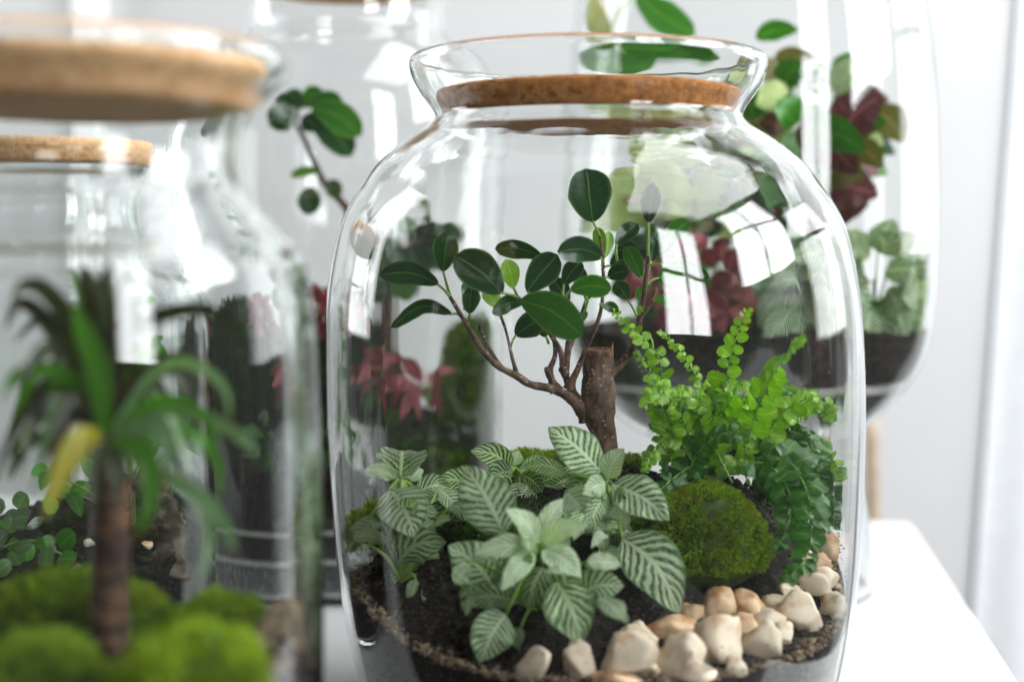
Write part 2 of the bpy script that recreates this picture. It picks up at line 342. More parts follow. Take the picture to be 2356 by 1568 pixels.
def tube_geo(path, radii, sides=10, rough=0.0, seed=0, cap=True):
    pts = [Vector(p) for p in path]; vs_, fs = [], []
    up = Vector((0.31, 0.9, 0.2))
    for i, p in enumerate(pts):
        t = (pts[min(i + 1, len(pts) - 1)] - pts[max(i - 1, 0)]).normalized()
        a = up - t * up.dot(t)
        if a.length < 1e-3: a = t.cross(Vector((1, 0, 0)))
        a.normalize(); b = t.cross(a); up = a
        for k in range(sides):
            an = 2 * PI * k / sides
            d = a * math.cos(an) + b * math.sin(an)
            r = radii[i]
            if rough: r *= 1 + rough * noise.noise((p + d * r) * 260 + Vector((seed, 0, 0)))
            vs_.append(p + d * r)
    n = len(pts)
    for i in range(n - 1):
        for k in range(sides):
            k2 = (k + 1) % sides
            fs.append((i * sides + k, i * sides + k2, (i + 1) * sides + k2, (i + 1) * sides + k))
    if cap:
        fs.append(tuple(range(sides))[::-1]); fs.append(tuple((n - 1) * sides + k for k in range(sides)))
    return vs_, fs
_st = [P(2004, 960, 1.7), P(2008, 1200, 1.7), P(2016, 1900, 1.7)]
_v, _f = tube_geo(cat_rom(_st, 8), [0.009] * 9, 12)
tag(mesh('wooden_stick', _v, _f, WOODM, loc=_st[-1]), 'thin tan wooden stick standing behind the table near the footed vase', 'stick')

# ------------------------------------------------------------------ jars
SEG = 144
def lathe(name, prof, mat, center, lean=0.0, z0=0.0, parent=None, closed=False):
    """prof: (r, z) from the axis below round to the axis above; the lathe leans by `lean` metres per metre of height."""
    vs_, fs, ring = [], [], []
    for r, z in prof:
        if r < 1e-6:
            ring.append([len(vs_)]); vs_.append((center[0] + lean * (z - z0), center[1], z))
        else:
            ring.append(list(range(len(vs_), len(vs_) + SEG)))
            for k in range(SEG):
                a = 2 * PI * k / SEG
                vs_.append((center[0] + lean * (z - z0) + r * math.cos(a), center[1] + r * math.sin(a), z))
    for a, b in zip(ring[:-1], ring[1:]):
        for k in range(SEG):
            k2 = (k + 1) % SEG
            if len(a) == 1: fs.append((a[0], b[k2], b[k]))
            elif len(b) == 1: fs.append((a[k], a[k2], b[0]))
            else: fs.append((a[k], a[k2], b[k2], b[k]))
    return mesh(name, vs_, fs, mat, parent, (center[0], center[1], 0))
def smooth_prof(pts, n): return [tuple(p) for p in cat_rom(pts, n)]
def offset_prof(outer, t):
    o = np.array(outer); d = np.gradient(o, axis=0); d /= np.linalg.norm(d, axis=1)[:, None] + 1e-12
    nrm = np.stack([-d[:, 1], d[:, 0]], 1)                  # to the left of travel = towards the axis when going up
    return o + nrm * (t if np.isscalar(t) else np.array(t)[:, None])
def shell(name, outer_pts, wall, base_t, mat, center, lean=0.0, z0=0.0, n=90, label='', cat='jar', group=None, lip=1.0):
    """A closed glass vessel: outer wall from the base up, a rounded lip, the inner wall back down."""
    outer = smooth_prof(outer_pts, n)
    inner = offset_prof(outer, wall)
    top_o, top_i = np.array(outer[-1]), inner[-1]
    mid = (top_o + top_i) / 2; rad = np.linalg.norm(top_o - top_i) / 2
    u = (top_o - mid) / rad; w = np.array([-u[1], u[0]])
    lipp = [tuple(mid + rad * (math.cos(a) * u + math.sin(a) * w * lip)) for a in np.linspace(0, PI, 9)[1:-1]]
    zb = outer[0][1]
    inn = [(max(r, 0.0), z) for r, z in inner[::-1] if z > zb + base_t and r > 0.004]
    rl = inn[-1][0]
    tail = [(rl * 0.93, zb + base_t * 0.86), (rl * 0.7, zb + base_t * 0.8), (rl * 0.35, zb + base_t * 0.9), (0.0, zb + base_t)]
    prof = [(0.0, zb + 0.002), (outer[0][0] * 0.6, zb + 0.0015), (outer[0][0] * 0.9, zb)] + outer + lipp + inn + tail
    o = lathe(name, prof, mat, center, lean, z0)
    tag(o, label, cat, group)
    return o, np.array(inn[::-1])
def ry(center_px, Y, pts):
    """photo outline (half width, height) -> profile (radius, z) at distance Y."""
    return [(hw * S(Y), P(center_px, y, Y).z) for hw, y in pts]
def rin(inn, z):
    return float(np.interp(z, inn[:, 1], inn[:, 0]))
def cork(center, zb, zt, rb, rt, mat, label, lean=0.0, z0=0.0):
    """a disc with softened edges and a slightly crumbled skin"""
    c = 0.0018
    prof = [(0, zb), (rb * 0.35, zb), (rb * 0.7, zb), (rb - c, zb), (rb - c * 0.3, zb + c * 0.3), (rb, zb + c)]
    for t in (0.25, 0.5, 0.75): prof.append((rb + (rt - rb) * t, zb + c + (zt - zb - 2 * c) * t))
    prof += [(rt, zt - c), (rt - c * 0.3, zt - c * 0.3), (rt - c, zt), (rt * 0.7, zt), (rt * 0.35, zt), (0, zt)]
    o = lathe('cork_lid', prof, mat, center, lean, z0)
    for v in o.data.vertices:
        v.co += Vector([noise.noise(v.co * 230 + Vector((k * 9, 0, 0))) for k in range(3)]) * 0.00045
    return tag(o, label, 'cork lid')

# --- the large jar in focus
MY = 0.73; MC = P(1362, 800, MY); MX = MC.x; ML = -0.020; MZ0 = MC.z
main_pts = [(0.080, 0.0), (0.0955, 0.004)] + [(h * S(MY) * 0.998, P(1362, y, MY).z) for h, y in
    [(505, 1640), (550, 1555), (577, 1450), (597, 1300), (607, 1150), (613, 1000), (614, 900), (612, 800), (607, 700), (596, 620), (576, 533),
     (552, 478), (520, 431), (485, 383), (446, 348), (404, 317), (370, 294), (351, 272), (359, 249), (380, 220), (398, 186), (406, 158), (405, 143)]]
main_jar, M_IN = shell('glass_jar', main_pts, 0.0034, 0.009, GLASS, (MX, MY), ML, MZ0, 120,
                       'large round clear glass jar in the centre with fern and little tree inside', 'jar')
cork((MX, MY), P(1362, 274, MY).z, P(1362, 211, MY).z, 331 * S(MY), 344 * S(MY), CORK, 'thin dark cork lid sunk in the neck of the large round jar', ML, MZ0)

# --- the near jar at the left
FY = 0.50; FX = P(190, 800, FY).x
front_pts = [(0.066, 0.0), (0.0795, 0.004)] + ry(190, FY, [(541, 1900), (546, 1600), (546, 1200), (541, 950), (531, 760), (517, 640), (500, 580), (460, 535), (412, 480),
             (376, 430), (362, 350), (372, 290), (408, 235), (455, 195), (478, 165), (480, 140), (472, 122)])
front_jar, F_IN = shell('glass_jar', front_pts, 0.0042, 0.009, GLASS_OLD, (FX, FY), 0, 0, 110,
                        'nearest blurred glass jar with mossy floor and dark leaved cane plant', 'jar')
cork((FX, FY), P(190, 248, FY).z, P(190, 150, FY).z, 384 * S(FY), 424 * S(FY), CORK_PALE, 'thick blurred pale cork lid on the nearest jar')

# --- the jar behind it
SY = 0.80; SX = P(125, 800, SY).x
second_pts = [(0.078, 0.0), (0.092, 0.004)] + ry(125, SY, [(388, 1500), (393, 1200), (393, 900), (392, 760), (383, 690), (352, 640), (290, 600), (235, 560), (215, 500),
              (222, 440), (252, 408), (270, 376), (276, 360), (276, 352)])
second_jar, S_IN = shell('glass_jar', second_pts, 0.0034, 0.008, GLASS, (SX, SY), 0, 0, 100,
                         'glass jar with light green leafy plant seen behind the nearest jar', 'jar')
cork((SX, SY), P(125, 392, SY).z, P(125, 314, SY).z, 258 * S(SY), 270 * S(SY), CORK_PALE, 'small cork lid just below the thick blurred cork lid')

# --- the tall bottle at the back
BY = 1.096; BX = P(804, 800, BY).x
back_pts = [(0.095, 0.0), (0.110, 0.004)] + ry(804, BY, [(344, 1250), (346, 1000), (346, 600), (345, 350), (338, 250), (318, 190), (282, 135), (240, 95), (226, 70), (223, 20), (224, -60), (232, -120), (236, -140)])
back_jar, B_IN = shell('glass_bottle', back_pts, 0.0034, 0.010, GLASS, (BX, BY), 0, 0, 100,
                       'wide necked glass bottle at the back with pink leaves and leaning sprig', 'bottle')
cork((BX, BY), P(804, -22, BY).z, P(804, -150, BY).z, 214 * S(BY), 217 * S(BY), CORK_PALE, 'cork lid in the neck of the back bottle at the top edge')

# --- the footed vase at the back
VY = 1.06; VX = P(1715, 800, VY).x
bowl_o = ry(1715, VY, [(150, 1012), (215, 1000), (283, 965), (342, 908), (388, 840), (414, 760), (425, 650), (427, 500), (421, 330), (410, 150), (393, 0), (372, -160), (352, -300)])
foot_o = [(297 * S(VY), 0.0), (298 * S(VY), 0.008)] + ry(1715, VY, [(291, 1260), (280, 1160), (262, 1080), (222, 1030), (160, 1017)])
def vase():
    bo = smooth_prof(bowl_o, 70); bi = offset_prof(bo, 0.0036)
    fo = smooth_prof(foot_o, 40); fi = offset_prof(fo, 0.0036)
    zb = bo[0][1]
    prof = [(0.0, fo[-1][1] - 0.0045)] + [(max(r, 0.002), z) for r, z in fi[::-1] if z < fo[-1][1] - 0.0035 and z > 0.004] + [(fi[0][0], 0.001), (fo[0][0] - 0.002, 0.0)] + fo
    prof += bo[1:] + [((bo[-1][0] + bi[-1][0]) / 2, bo[-1][1] + 0.0018)]
    inn = [(r, z) for r, z in bi[::-1] if z > zb + 0.006 and r > 0.004]
    prof += inn + [(inn[-1][0] * 0.5, zb + 0.0055), (0.0, zb + 0.0055)]
    o = lathe('footed_glass_vase', prof, GLASS, (VX, VY))
    tag(o, 'tall footed glass vase behind the round jar, full of leafy plants', 'vase')
    return np.array(inn[::-1])
V_IN = vase()

# ------------------------------------------------------------------ fillings
def fill(name, center, inn, zlo, ztop, mat, label, lean=0.0, z0=0.0, gap=0.0006, nr=44, rough=0.0015, cat='soil', kind='stuff'):
    """earth in a vessel: a rough top surface ztop(x, y) and a skin just inside the glass down to zlo."""
    na = 132; vs_, fs = [], []
    f = ztop if callable(ztop) else (lambda x, y: ztop)
    rim = []
    for k in range(na):
        a = 2 * PI * k / na; z = 0.1
        for _ in range(12):
            r = rin(inn, z) - gap
            z = f(r * math.cos(a), r * math.sin(a))
        rim.append((a, r, z))
    vs_.append((0, 0, f(0, 0)))
    for i in range(1, nr + 1):
        t = i / nr
        for a, r, z in rim:
            x, y = r * t * math.cos(a), r * t * math.sin(a)
            zz = f(x, y)
            if rough and i < nr: zz += rough * (noise.fractal(Vector((x, y, 0.3)) * 95, 0.8, 2.1, 4))
            vs_.append((x, y, zz))
    for k in range(na): fs.append((0, 1 + k, 1 + (k + 1) % na))
    for i in range(nr - 1):
        for k in range(na):
            a0, b0 = 1 + i * na + k, 1 + i * na + (k + 1) % na
            fs.append((a0, a0 + na, b0 + na, b0))
    last = 1 + (nr - 1) * na; ns = 10
    for j in range(1, ns + 1):
        for a, r, z in rim:
            zz = z + (zlo - z) * j / ns; rr = rin(inn, zz) - gap
            vs_.append((rr * math.cos(a), rr * math.sin(a), zz))
        o0 = last if j == 1 else last + (j - 1) * na
        for k in range(na):
            k2 = (k + 1) % na
            fs.append((o0 + k, o0 + na + k, o0 + na + k2, o0 + k2))
    o0 = last + ns * na
    vs_.append((0, 0, zlo)); c = len(vs_) - 1
    for k in range(na): fs.append((c, o0 + (k + 1) % na, o0 + k))
    w = [(center[0] + x + lean * (z - z0), center[1] + y, z) for x, y, z in vs_]
    return tag(mesh(name, w, fs, mat, loc=(center[0], center[1], 0)), label, cat, kind=kind)
def g2(x, y, cx, cy_, sx, sy): return math.exp(-((x - cx) / sx) ** 2 - ((y - cy_) / sy) ** 2)
def mh(x, y):
    return 0.061 + 0.074 * g2(x, y, 0.0, 0.025, 0.080, 0.068) + 0.036 * g2(x, y, -0.085, -0.02, 0.045, 0.05) + 0.028 * g2(x, y, 0.12, 0.035, 0.05, 0.05) + 0.030 * g2(x, y, 0.075, 0.0, 0.035, 0.05)
fill('drainage_grit', (MX, MY), M_IN, 0.0095, lambda x, y: 0.050 + 0.002 * math.sin(9 * x / 0.1), GRIT, 'dark grit layer at the bottom of the large round jar', ML, MZ0, cat='grit')
def msoil_low(x, y): return mh(x, y)
fill('potting_soil', (MX, MY), M_IN, 0.0535, mh, SOIL, 'dark potting soil heaped in the large round jar', ML, MZ0, rough=0.0035, nr=60)
fill('potting_soil', (FX, FY), F_IN, 0.010, lambda x, y: 0.088 + 0.012 * g2(x, y, 0, 0, 0.05, 0.05) + 0.030 * g2(x, y, 0.070, 0.02, 0.022, 0.05), SOIL, 'dark soil under the moss in the nearest jar', cat='soil')
fill('potting_soil', (SX, SY), S_IN, 0.010, lambda x, y: 0.082 + 0.030 * g2(x, y, 0.02, 0.05, 0.06, 0.06) + 0.01 * g2(x, y, 0.06, 0, 0.03, 0.05), SOIL, 'dark lumpy soil in the jar with light green plant', rough=0.006)
fill('drainage_grit', (BX, BY), B_IN, 0.011, 0.030, GRIT, 'lowest dark grit layer in the back bottle', cat='grit')
fill('sand_band', (BX, BY), B_IN, 0.0303, 0.0335, WHITESAND, 'lower thin pale sand band in the back bottle', cat='sand')
fill('potting_soil', (BX, BY), B_IN, 0.0338, 0.051, SOIL, 'dark soil between the two sand bands of the back bottle')
fill('sand_band', (BX, BY), B_IN, 0.0513, 0.0540, WHITESAND, 'upper thin pale sand band in the back bottle', cat='sand')
fill('potting_soil', (BX, BY), B_IN, 0.0543, lambda x, y: 0.098 + 0.04 * g2(x, y, 0, 0.03, 0.08, 0.06), SOIL, 'dark soil mound on top in the back bottle', rough=0.004)
vz = lambda y: P(1715, y, VY).z
fill('drainage_grit', (VX, VY), V_IN, vz(1000) + 0.002, vz(878), GRIT, 'dark grit at the rounded bottom of the footed vase', cat='grit', rough=0.001)
fill('sand_band', (VX, VY), V_IN, vz(878) + 0.0004, lambda x, y: vz(860) + 0.0012 * noise.noise(Vector((x * 60, y * 60, 1))), WHITESAND, 'thin white sand line in the footed vase', cat='sand', rough=0)
fill('potting_soil', (VX, VY), V_IN, vz(860) + 0.0016, lambda x, y: vz(757) + 0.02 * g2(x, y, 0, 0, 0.08, 0.08), SOIL, 'dark soil above the white sand line in the footed vase', rough=0.003)

def on_soil(px, py, lift=0.0):
    """where the line of sight through a photo point meets the earth in the large jar"""
    y = 0.60
    while y < 0.86:
        p = P(px, py, y); lx, ly = p.x - MX, p.y - MY
        if lx * lx + ly * ly < 0.130 ** 2 and p.z <= mh(lx, ly) + lift: return p
        y += 0.001
    return P(px, py, 0.72)

# crumbs: soil crumbs and pale grit lying on the earth against the glass
ICO = []
def ico(sub):
    bm = bmesh.new(); bmesh.ops.create_icosphere(bm, subdivisions=sub, radius=1.0)
    v = np.array([x.co[:] for x in bm.verts]); f = [tuple(q.index for q in t.verts) for t in bm.faces]; bm.free(); return v, f
ICO1, ICO2, ICO3 = ico(1), ico(2), ico(3)
def crumbs(name, pts, sizes, mat, label, cat):
    bv, bf = ICO1; vs_, fs = [], []
    for p, s in zip(pts, sizes):
        k = len(vs_); sc = np.array([s, s, s * 0.75]) * rng.uniform(0.7, 1.3, 3)
        jit = rng.uniform(0.8, 1.2, (len(bv), 1))
        vs_.extend((bv * jit * sc + np.array(p)).tolist()); fs.extend([tuple(i + k for i in f) for f in bf])
    return tag(mesh(name, vs_, fs, mat, smooth=False, loc=tuple(pts[0])), label, cat, kind='stuff')
pts, sz = [], []
for _ in range(1500):
    a, t = random.uniform(0, 2 * PI), math.sqrt(random.random()) * 0.97
    x, y = 0.124 * t * math.cos(a), 0.124 * t * math.sin(a)
    z = mh(x, y); pts.append((MX + x + ML * (z - MZ0), MY + y, z + 0.001)); sz.append(random.uniform(0.0007, 0.0022))
crumbs('soil_crumbs', pts, sz, SOIL, 'loose dark soil crumbs in the large round jar', 'soil')
pts, sz = [], []
for _ in range(2600):
    a = random.uniform(PI, 2 * PI) + random.gauss(0, 0.3)
    z = mh(0.124 * math.cos(a), 0.124 * math.sin(a)); r = rin(M_IN, z) - 0.0022 - abs(random.gauss(0, 0.0050))
    pts.append((MX + r * math.cos(a) + ML * (z - MZ0), MY + r * math.sin(a), z + random.uniform(-0.0005, 0.0022))); sz.append(random.uniform(0.0003, 0.0011) if random.random() < 0.93 else random.uniform(0.0012, 0.0022))
crumbs('sand_grains', pts, sz, SAND, 'pale grit along the glass at the soil edge of the large round jar', 'grit')

pts, sz = [], []
for _ in range(600):
    x, y = random.gauss(0.064, 0.009), random.gauss(0.012, 0.025)
    if math.hypot(x, y) > 0.0755: continue
    z = 0.088 + 0.012 * g2(x, y, 0, 0, 0.05, 0.05) + 0.030 * g2(x, y, 0.070, 0.02, 0.022, 0.05)
    pts.append((FX + x, FY + y, z + 0.0008)); sz.append(random.uniform(0.0006, 0.0016))
crumbs('sand_grains', pts, sz, SAND, 'pale sand by the right glass of the nearest jar', 'sand')
pts, sz = [], []
for _ in range(90):
    a = random.gauss(-0.62, 0.28); z = random.uniform(0.14, 0.245); r = rin(M_IN, z) + 0.0036
    pts.append((MX + r * math.cos(a) + ML * (z - MZ0), MY + r * math.sin(a), z)); sz.append(random.choice((0.00012, 0.00018, 0.00018, 0.0003)))
crumbs('dust_specks', pts, sz, WHITESAND, 'pale dust specks on the right side of the large round jar', 'dust')
pts, sz = [], []
for _ in range(420):
    a = random.uniform(PI * 0.9, PI * 2.1); zs = mh(0.124 * math.cos(a), 0.124 * math.sin(a)); z = zs + abs(random.gauss(0, 0.008)) + 0.001
    r = rin(M_IN, z) - 0.0004
    pts.append((MX + r * math.cos(a) + ML * (z - MZ0), MY + r * math.sin(a), z)); sz.append(random.choice((0.00015, 0.00025, 0.0004, 0.0006)))
crumbs('soil_splashes', pts, sz, SOIL, 'soil splashes on the glass above the soil edge of the round jar', 'soil')
# ------------------------------------------------------------------ pebbles
def pebble(pos, r, seed, mat, label, group, rot):
    v, f = ICO3; rnd = random.Random(seed); out = []
    cuts = [(Vector((rnd.gauss(0, 1), rnd.gauss(0, 1), rnd.gauss(0, 1))).normalized(), rnd.uniform(0.45, 0.85)) for _ in range(8)]
    for p in v:
        q = Vector(p)
        for n_, d in cuts:
            e = q.dot(n_) - d
            if e > 0: q = q - n_ * e * 0.9
        q = q * (1 + 0.22 * noise.noise(q * 1.6 + Vector((seed * 3.1, 0, 0))) + 0.06 * noise.noise(q * 4 + Vector((seed, 2, 0))))
        q = Vector((q.x * r[0], q.y * r[1], q.z * r[2])); q.rotate(rot); out.append(q + pos)
    return tag(mesh('pebble', out, f, mat, loc=pos), label, 'pebble', group)
from mathutils import Euler
PEB = [  # x, y, width, height, tilt, warm, label
 (1233, 1525, 76, 76, 10, 0, 'lone three cornered cream pebble at the left end of the pebble row'),
 (1330, 1520, 105, 70, 32, 0, 'long pale pebble leaning up to the right, second from the left end'),
 (1449, 1508, 135, 108, -6, 0, 'biggest pale cream block shaped pebble in the front row'),
 (1469, 1458, 66, 62, 20, 0, 'small rounded pebble just behind the biggest cream pebble'),
 (1544, 1445, 108, 56, -14, 1, 'brown sided flat pebble behind the middle of the front row'),
 (1565, 1510, 86, 108, 12, 0, 'upright cream pebble just right of the biggest pebble'),
 (1654, 1392, 74, 84, -10, 1, 'topmost tan pebble touching the foot of the round moss cushion'),
 (1650, 1470, 92, 128, 4, 0, 'tall tan pebble below the topmost tan pebble'),
 (1720, 1394, 76, 64, 25, 1, 'orange stained pebble right of the topmost tan pebble'),
 (1762, 1424, 86, 52, -24, 0, 'flat cream pebble lying on orange stained ones'),
 (1746, 1472, 74, 90, -12, 0, 'smooth white oval pebble low on the right'),
 (1792, 1386, 70, 54, 12, 0, 'pale pebble below the hanging fern tip'),
 (1838, 1410, 92, 92, -18, 0, 'large pale pebble with dark hollow close to the right glass'),
 (1705, 1440, 62, 58, 30, 1, 'honey brown pebble wedged beside the smooth white oval pebble'),
 (1860, 1342, 76, 66, 10, 0, 'greyish cream pebble right of the hanging fern tip'),
 (1896, 1336, 62, 92, 8, 0, 'pale pebble standing upright against the right glass'),
 (1908, 1258, 66, 66, 0, 1, 'tan pebble highest up against the right glass'),
 (1884, 1296, 60, 46, 20, 1, 'orange edged pebble under the highest tan pebble'),
 (1596, 1548, 84, 54, 0, 0, 'low cream pebble half hidden at the bottom under upright cream pebble'),
 (1416, 1560, 100, 46, 4, 1, 'tan pebble at the bottom edge under the biggest pebble'),
 (1592, 1408, 56, 54, 0, 1, 'small brown pebble below the left foot of the round moss cushion'),
 (1690, 1530, 64, 44, -10, 0, 'small cream pebble near the glass under the tall tan pebble'),
 (1800, 1458, 62, 48, 0, 0, 'small pale pebble between the white oval and right glass'),
 (1915, 1398, 50, 70, 0, 0, 'narrow pale pebble pressed against the right glass below the upright one'),
 (1848, 1290, 54, 44, 0, 0, 'small pale pebble beside the hanging fern frond'),
]
for i, (px, py, w, h, tilt, warm, lab) in enumerate(PEB):
    p = on_soil(px, py, h * 0.42 * S(0.64)); s = S(p.y)
    pebble(p, (w * 0.66 * s, (w + h) * 0.24 * s, h * 0.64 * s), 11 + i, STONE_WARM if warm else STONE, lab, 'pebbles in the large round jar', Euler((random.uniform(-0.3, 0.3), R(tilt), random.uniform(-0.4, 0.4))))

random.seed(17)
for i in range(26):                                         # smaller chips filling in between and up the right side
    t = i / 25; px = 1500 + 400 * t + random.uniform(-30, 30); py = 1520 - 190 * t ** 1.3 + random.uniform(-35, 30)
    p = on_soil(px, min(py, 1545), 0.003); s = S(p.y); w = random.uniform(26, 44)
    pebble(p, (w * 0.7 * s, w * 0.5 * s, w * 0.55 * s), 60 + i, random.choice((STONE, STONE, STONE_WARM)), 'small cream stone chip lying among the larger pebbles in the round jar', 'small stone chips in the large round jar', Euler((random.uniform(-0.6, 0.6), random.uniform(-0.6, 0.6), random.uniform(-1, 1))))
# ------------------------------------------------------------------ moss
def moss(center, rad, n, blen, mat, label, seed=0, bw=0.00035, lump=0.16, zmin=-0.35):
    bv, bf = ICO3; c = Vector(center); vs_ = []
    def surf(d):
        d = Vector(d).normalized()
        k = 1 + lump * noise.fractal(d * 1.7 + Vector((seed * 5.3, 0, 0)), 0.7, 2.0, 3)
        return Vector((d.x * rad[0], d.y * rad[1], d.z * rad[2])) * k
    for d in bv: vs_.append(c + surf(d) * 0.97)
    root = mesh('moss_cushion', vs_, bf, MOSSBASE, loc=c); tag(root, label, 'moss')
    dirs = rng.normal(size=(n * 2, 3)); dirs /= np.linalg.norm(dirs, axis=1)[:, None]
    dirs = dirs[dirs[:, 2] > zmin][:n]
    V, F_ = [], []
    for d in dirs:
        p = surf(d); nn = Vector((d[0] / rad[0], d[1] / rad[1], d[2] / rad[2])).normalized()
        clump = noise.noise_vector(p * 240 + Vector((seed, 0, 0)))
        ax = (nn + clump * 0.55 + Vector(rng.normal(size=3)) * 0.28).normalized()
        sd = ax.cross(Vector(rng.normal(size=3))).normalized() * bw * random.uniform(0.7, 1.4)
        l = blen * random.uniform(0.55, 1.25) * (1 + 0.8 * clump.x + 0.5 * noise.noise(p * 90 + Vector((0, seed, 0))))
        a = c + p * 0.96; m_ = a + ax * l * 0.55; k = len(V)
        V += [a - sd * 0.6, a + sd * 0.6, m_ + sd, m_ - sd, a + ax * l + Vector((0, 0, -0.12 * l))]
        F_ += [(k, k + 1, k + 2, k + 3), (k + 3, k + 2, k + 4)]
    b = mesh('moss_blades', V, F_, mat, root, c, smooth=False); b['kind'] = 'stuff'
    return root
moss(P(1604, 1242, 0.70), (0.0362, 0.034, 0.0288), 24000, 0.0021, MOSS, 'big round green moss cushion in front of the fern', 1, lump=0.10)
moss(P(868, 1218, 0.705), (0.0130, 0.014, 0.0105), 1500, 0.0055, MOSS_LIGHT, 'small tufted moss at the left glass of the large round jar', 2, bw=0.0005, lump=0.15)
moss(P(1235, 1080, 0.78), (0.022, 0.018, 0.0105), 4000, 0.0026, MOSS_LIGHT, 'low moss peeping behind the striped leaves left of the trunk', 3)
moss(P(1442, 1088, 0.765), (0.011, 0.012, 0.010), 1800, 0.0030, MOSS, 'small dark moss clump at the right foot of the tree trunk', 4)
moss(P(1160, 1215, 0.715), (0.055, 0.03, 0.016), 5000, 0.0032, MOSS_DARK, 'dark moss under the striped leaves in the large round jar', 14)
moss(P(448, 1575, 0.435), (0.0222, 0.024, 0.0190), 9000, 0.0030, MOSS_LIGHT, 'bright moss dome at the front right of the nearest jar', 5)
moss(P(95, 1600, 0.44), (0.0225, 0.022, 0.0180), 9000, 0.0034, MOSS_LIGHT, 'bright moss at the bottom left corner of the nearest jar', 6)
moss(P(170, 1420, 0.520), (0.0350, 0.022, 0.0160), 9000, 0.0038, MOSS, 'long moss ridge behind the cane stem in the nearest jar', 7)
moss(P(505, 1440, 0.520), (0.0175, 0.018, 0.0115), 5000, 0.0034, MOSS, 'moss patch by the right glass of the nearest jar', 8)
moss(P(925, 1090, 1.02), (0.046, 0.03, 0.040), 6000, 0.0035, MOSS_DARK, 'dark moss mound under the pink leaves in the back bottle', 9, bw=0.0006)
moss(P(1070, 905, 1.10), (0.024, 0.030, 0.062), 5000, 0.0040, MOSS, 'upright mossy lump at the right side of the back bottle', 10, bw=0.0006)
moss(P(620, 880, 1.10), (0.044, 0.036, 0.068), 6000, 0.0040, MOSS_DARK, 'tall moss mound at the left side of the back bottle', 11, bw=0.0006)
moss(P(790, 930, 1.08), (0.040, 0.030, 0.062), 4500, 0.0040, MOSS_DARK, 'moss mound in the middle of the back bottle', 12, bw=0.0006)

# ------------------------------------------------------------------ leaves
def prof_ficus(u): return max(0.0, 1 - abs(2 * u - 1) ** 2.2) ** 0.56 * (0.60 + 0.40 * min(1.0, u * 1.7))
def prof_fitt(u): return max(0.0, math.sin(PI * u ** 0.80)) ** 0.80
def prof_lance(u): return (min(1, 0.45 + 1.6 * u)) * (1 - u ** 2.6) ** 0.9
def prof_round(u): return math.sqrt(max(0.0, 1 - (2 * u - 1) ** 2)) ** 0.9
def prof_heart(u): return max(0.0, (u + 0.04) ** 0.42 * (1 - u) ** 0.72 * 1.62)
CL = [None]                                                  # leaves stay inside the vessel they grow in
def inside(p):
    if CL[0] is None: return p
    cx, cy_, inn, lean, z0 = CL[0]
    dx, dy = p.x - cx - lean * (p.z - z0), p.y - cy_; r = math.hypot(dx, dy); m = rin(inn, p.z) - 0.003
    if r <= m: return p
    k = m / r; return Vector((cx + lean * (p.z - z0) + dx * k, cy_ + dy * k, p.z))
def to_cam(p): return (EYE - Vector(p)).normalized()
def leaf(parent, pts, width, mat, roll=0.0, fold=0.18, prof=prof_ficus, nu=12, nv=6, ruffle=0.0, nhint=None, name='leaf', quilt=0.0, seed=None, label=None):
    """A leaf along pts (3D); width is the full width; roll turns it about its own axis away from facing the viewer."""
    path = cat_rom(pts, nu); seed = random.random() * 100 if seed is None else seed
    vs_, fs, uv = [], [], []
    Lh = sum(np.linalg.norm(path[i + 1] - path[i]) for i in range(nu))
    for i in range(nu + 1):
        p = Vector(path[i]); t = Vector(path[min(i + 1, nu)] - path[max(i - 1, 0)]).normalized()
        nrm = Vector(nhint) if nhint is not None else (to_cam(p) + Vector((0, 0, 0.35)))
        nrm = (nrm - t * nrm.dot(t)).normalized()
        if roll: nrm.rotate(Matrix.Rotation(R(roll), 3, t))
        sd = t.cross(nrm).normalized(); u = i / nu
        w = width * 0.5 * max(prof(u), 0.02)
        for j in range(nv + 1):
            v = j / nv * 2 - 1
            z = fold * w * (abs(v) ** 1.3) - 0.10 * w * v * v
            if ruffle: z += ruffle * width * abs(v) * noise.noise(Vector((u * 5, v * 1.2, seed)))
            if quilt: z += quilt * width * math.sin((u * 9 - abs(v) * 2.7) * 2 * PI + 1.2) * min(1, abs(v) * 4) * (1 - abs(v))
            vs_.append(inside(p + sd * (w * v) + nrm * z)); uv.append((u, (v + 1) / 2))
    for i in range(nu):
        for j in range(nv):
            a = i * (nv + 1) + j; fs.append((a, a + 1, a + nv + 2, a + nv + 1))
    o = mesh(name, vs_, fs, mat, parent, pts[0], uvs=uv)
    if label: o['label'] = label
    return o
def bow(b, t, arch, nh=None):
    """base, a raised middle, tip"""
    b, t = Vector(b), Vector(t); m = (b + t) / 2
    n_ = Vector(nh) if nh is not None else (to_cam(m) * 0.6 + Vector((0, 0, 1)))
    ax = (t - b).normalized(); n_ = (n_ - ax * n_.dot(ax)).normalized()
    return [b, m + n_ * (t - b).length * arch, t]
def stem(parent, pts, r0, r1, mat, name='stem', sides=8, n=10, rough=0.0):
    path = cat_rom(pts, n); rad = [r0 + (r1 - r0) * i / n for i in range(n + 1)]
    v, f = tube_geo(path, rad, sides, rough, random.random() * 50)
    uv = [(0.5, 0.5)] * len(v)
    return mesh(name, v, f, mat, parent, pts[0], uvs=uv)

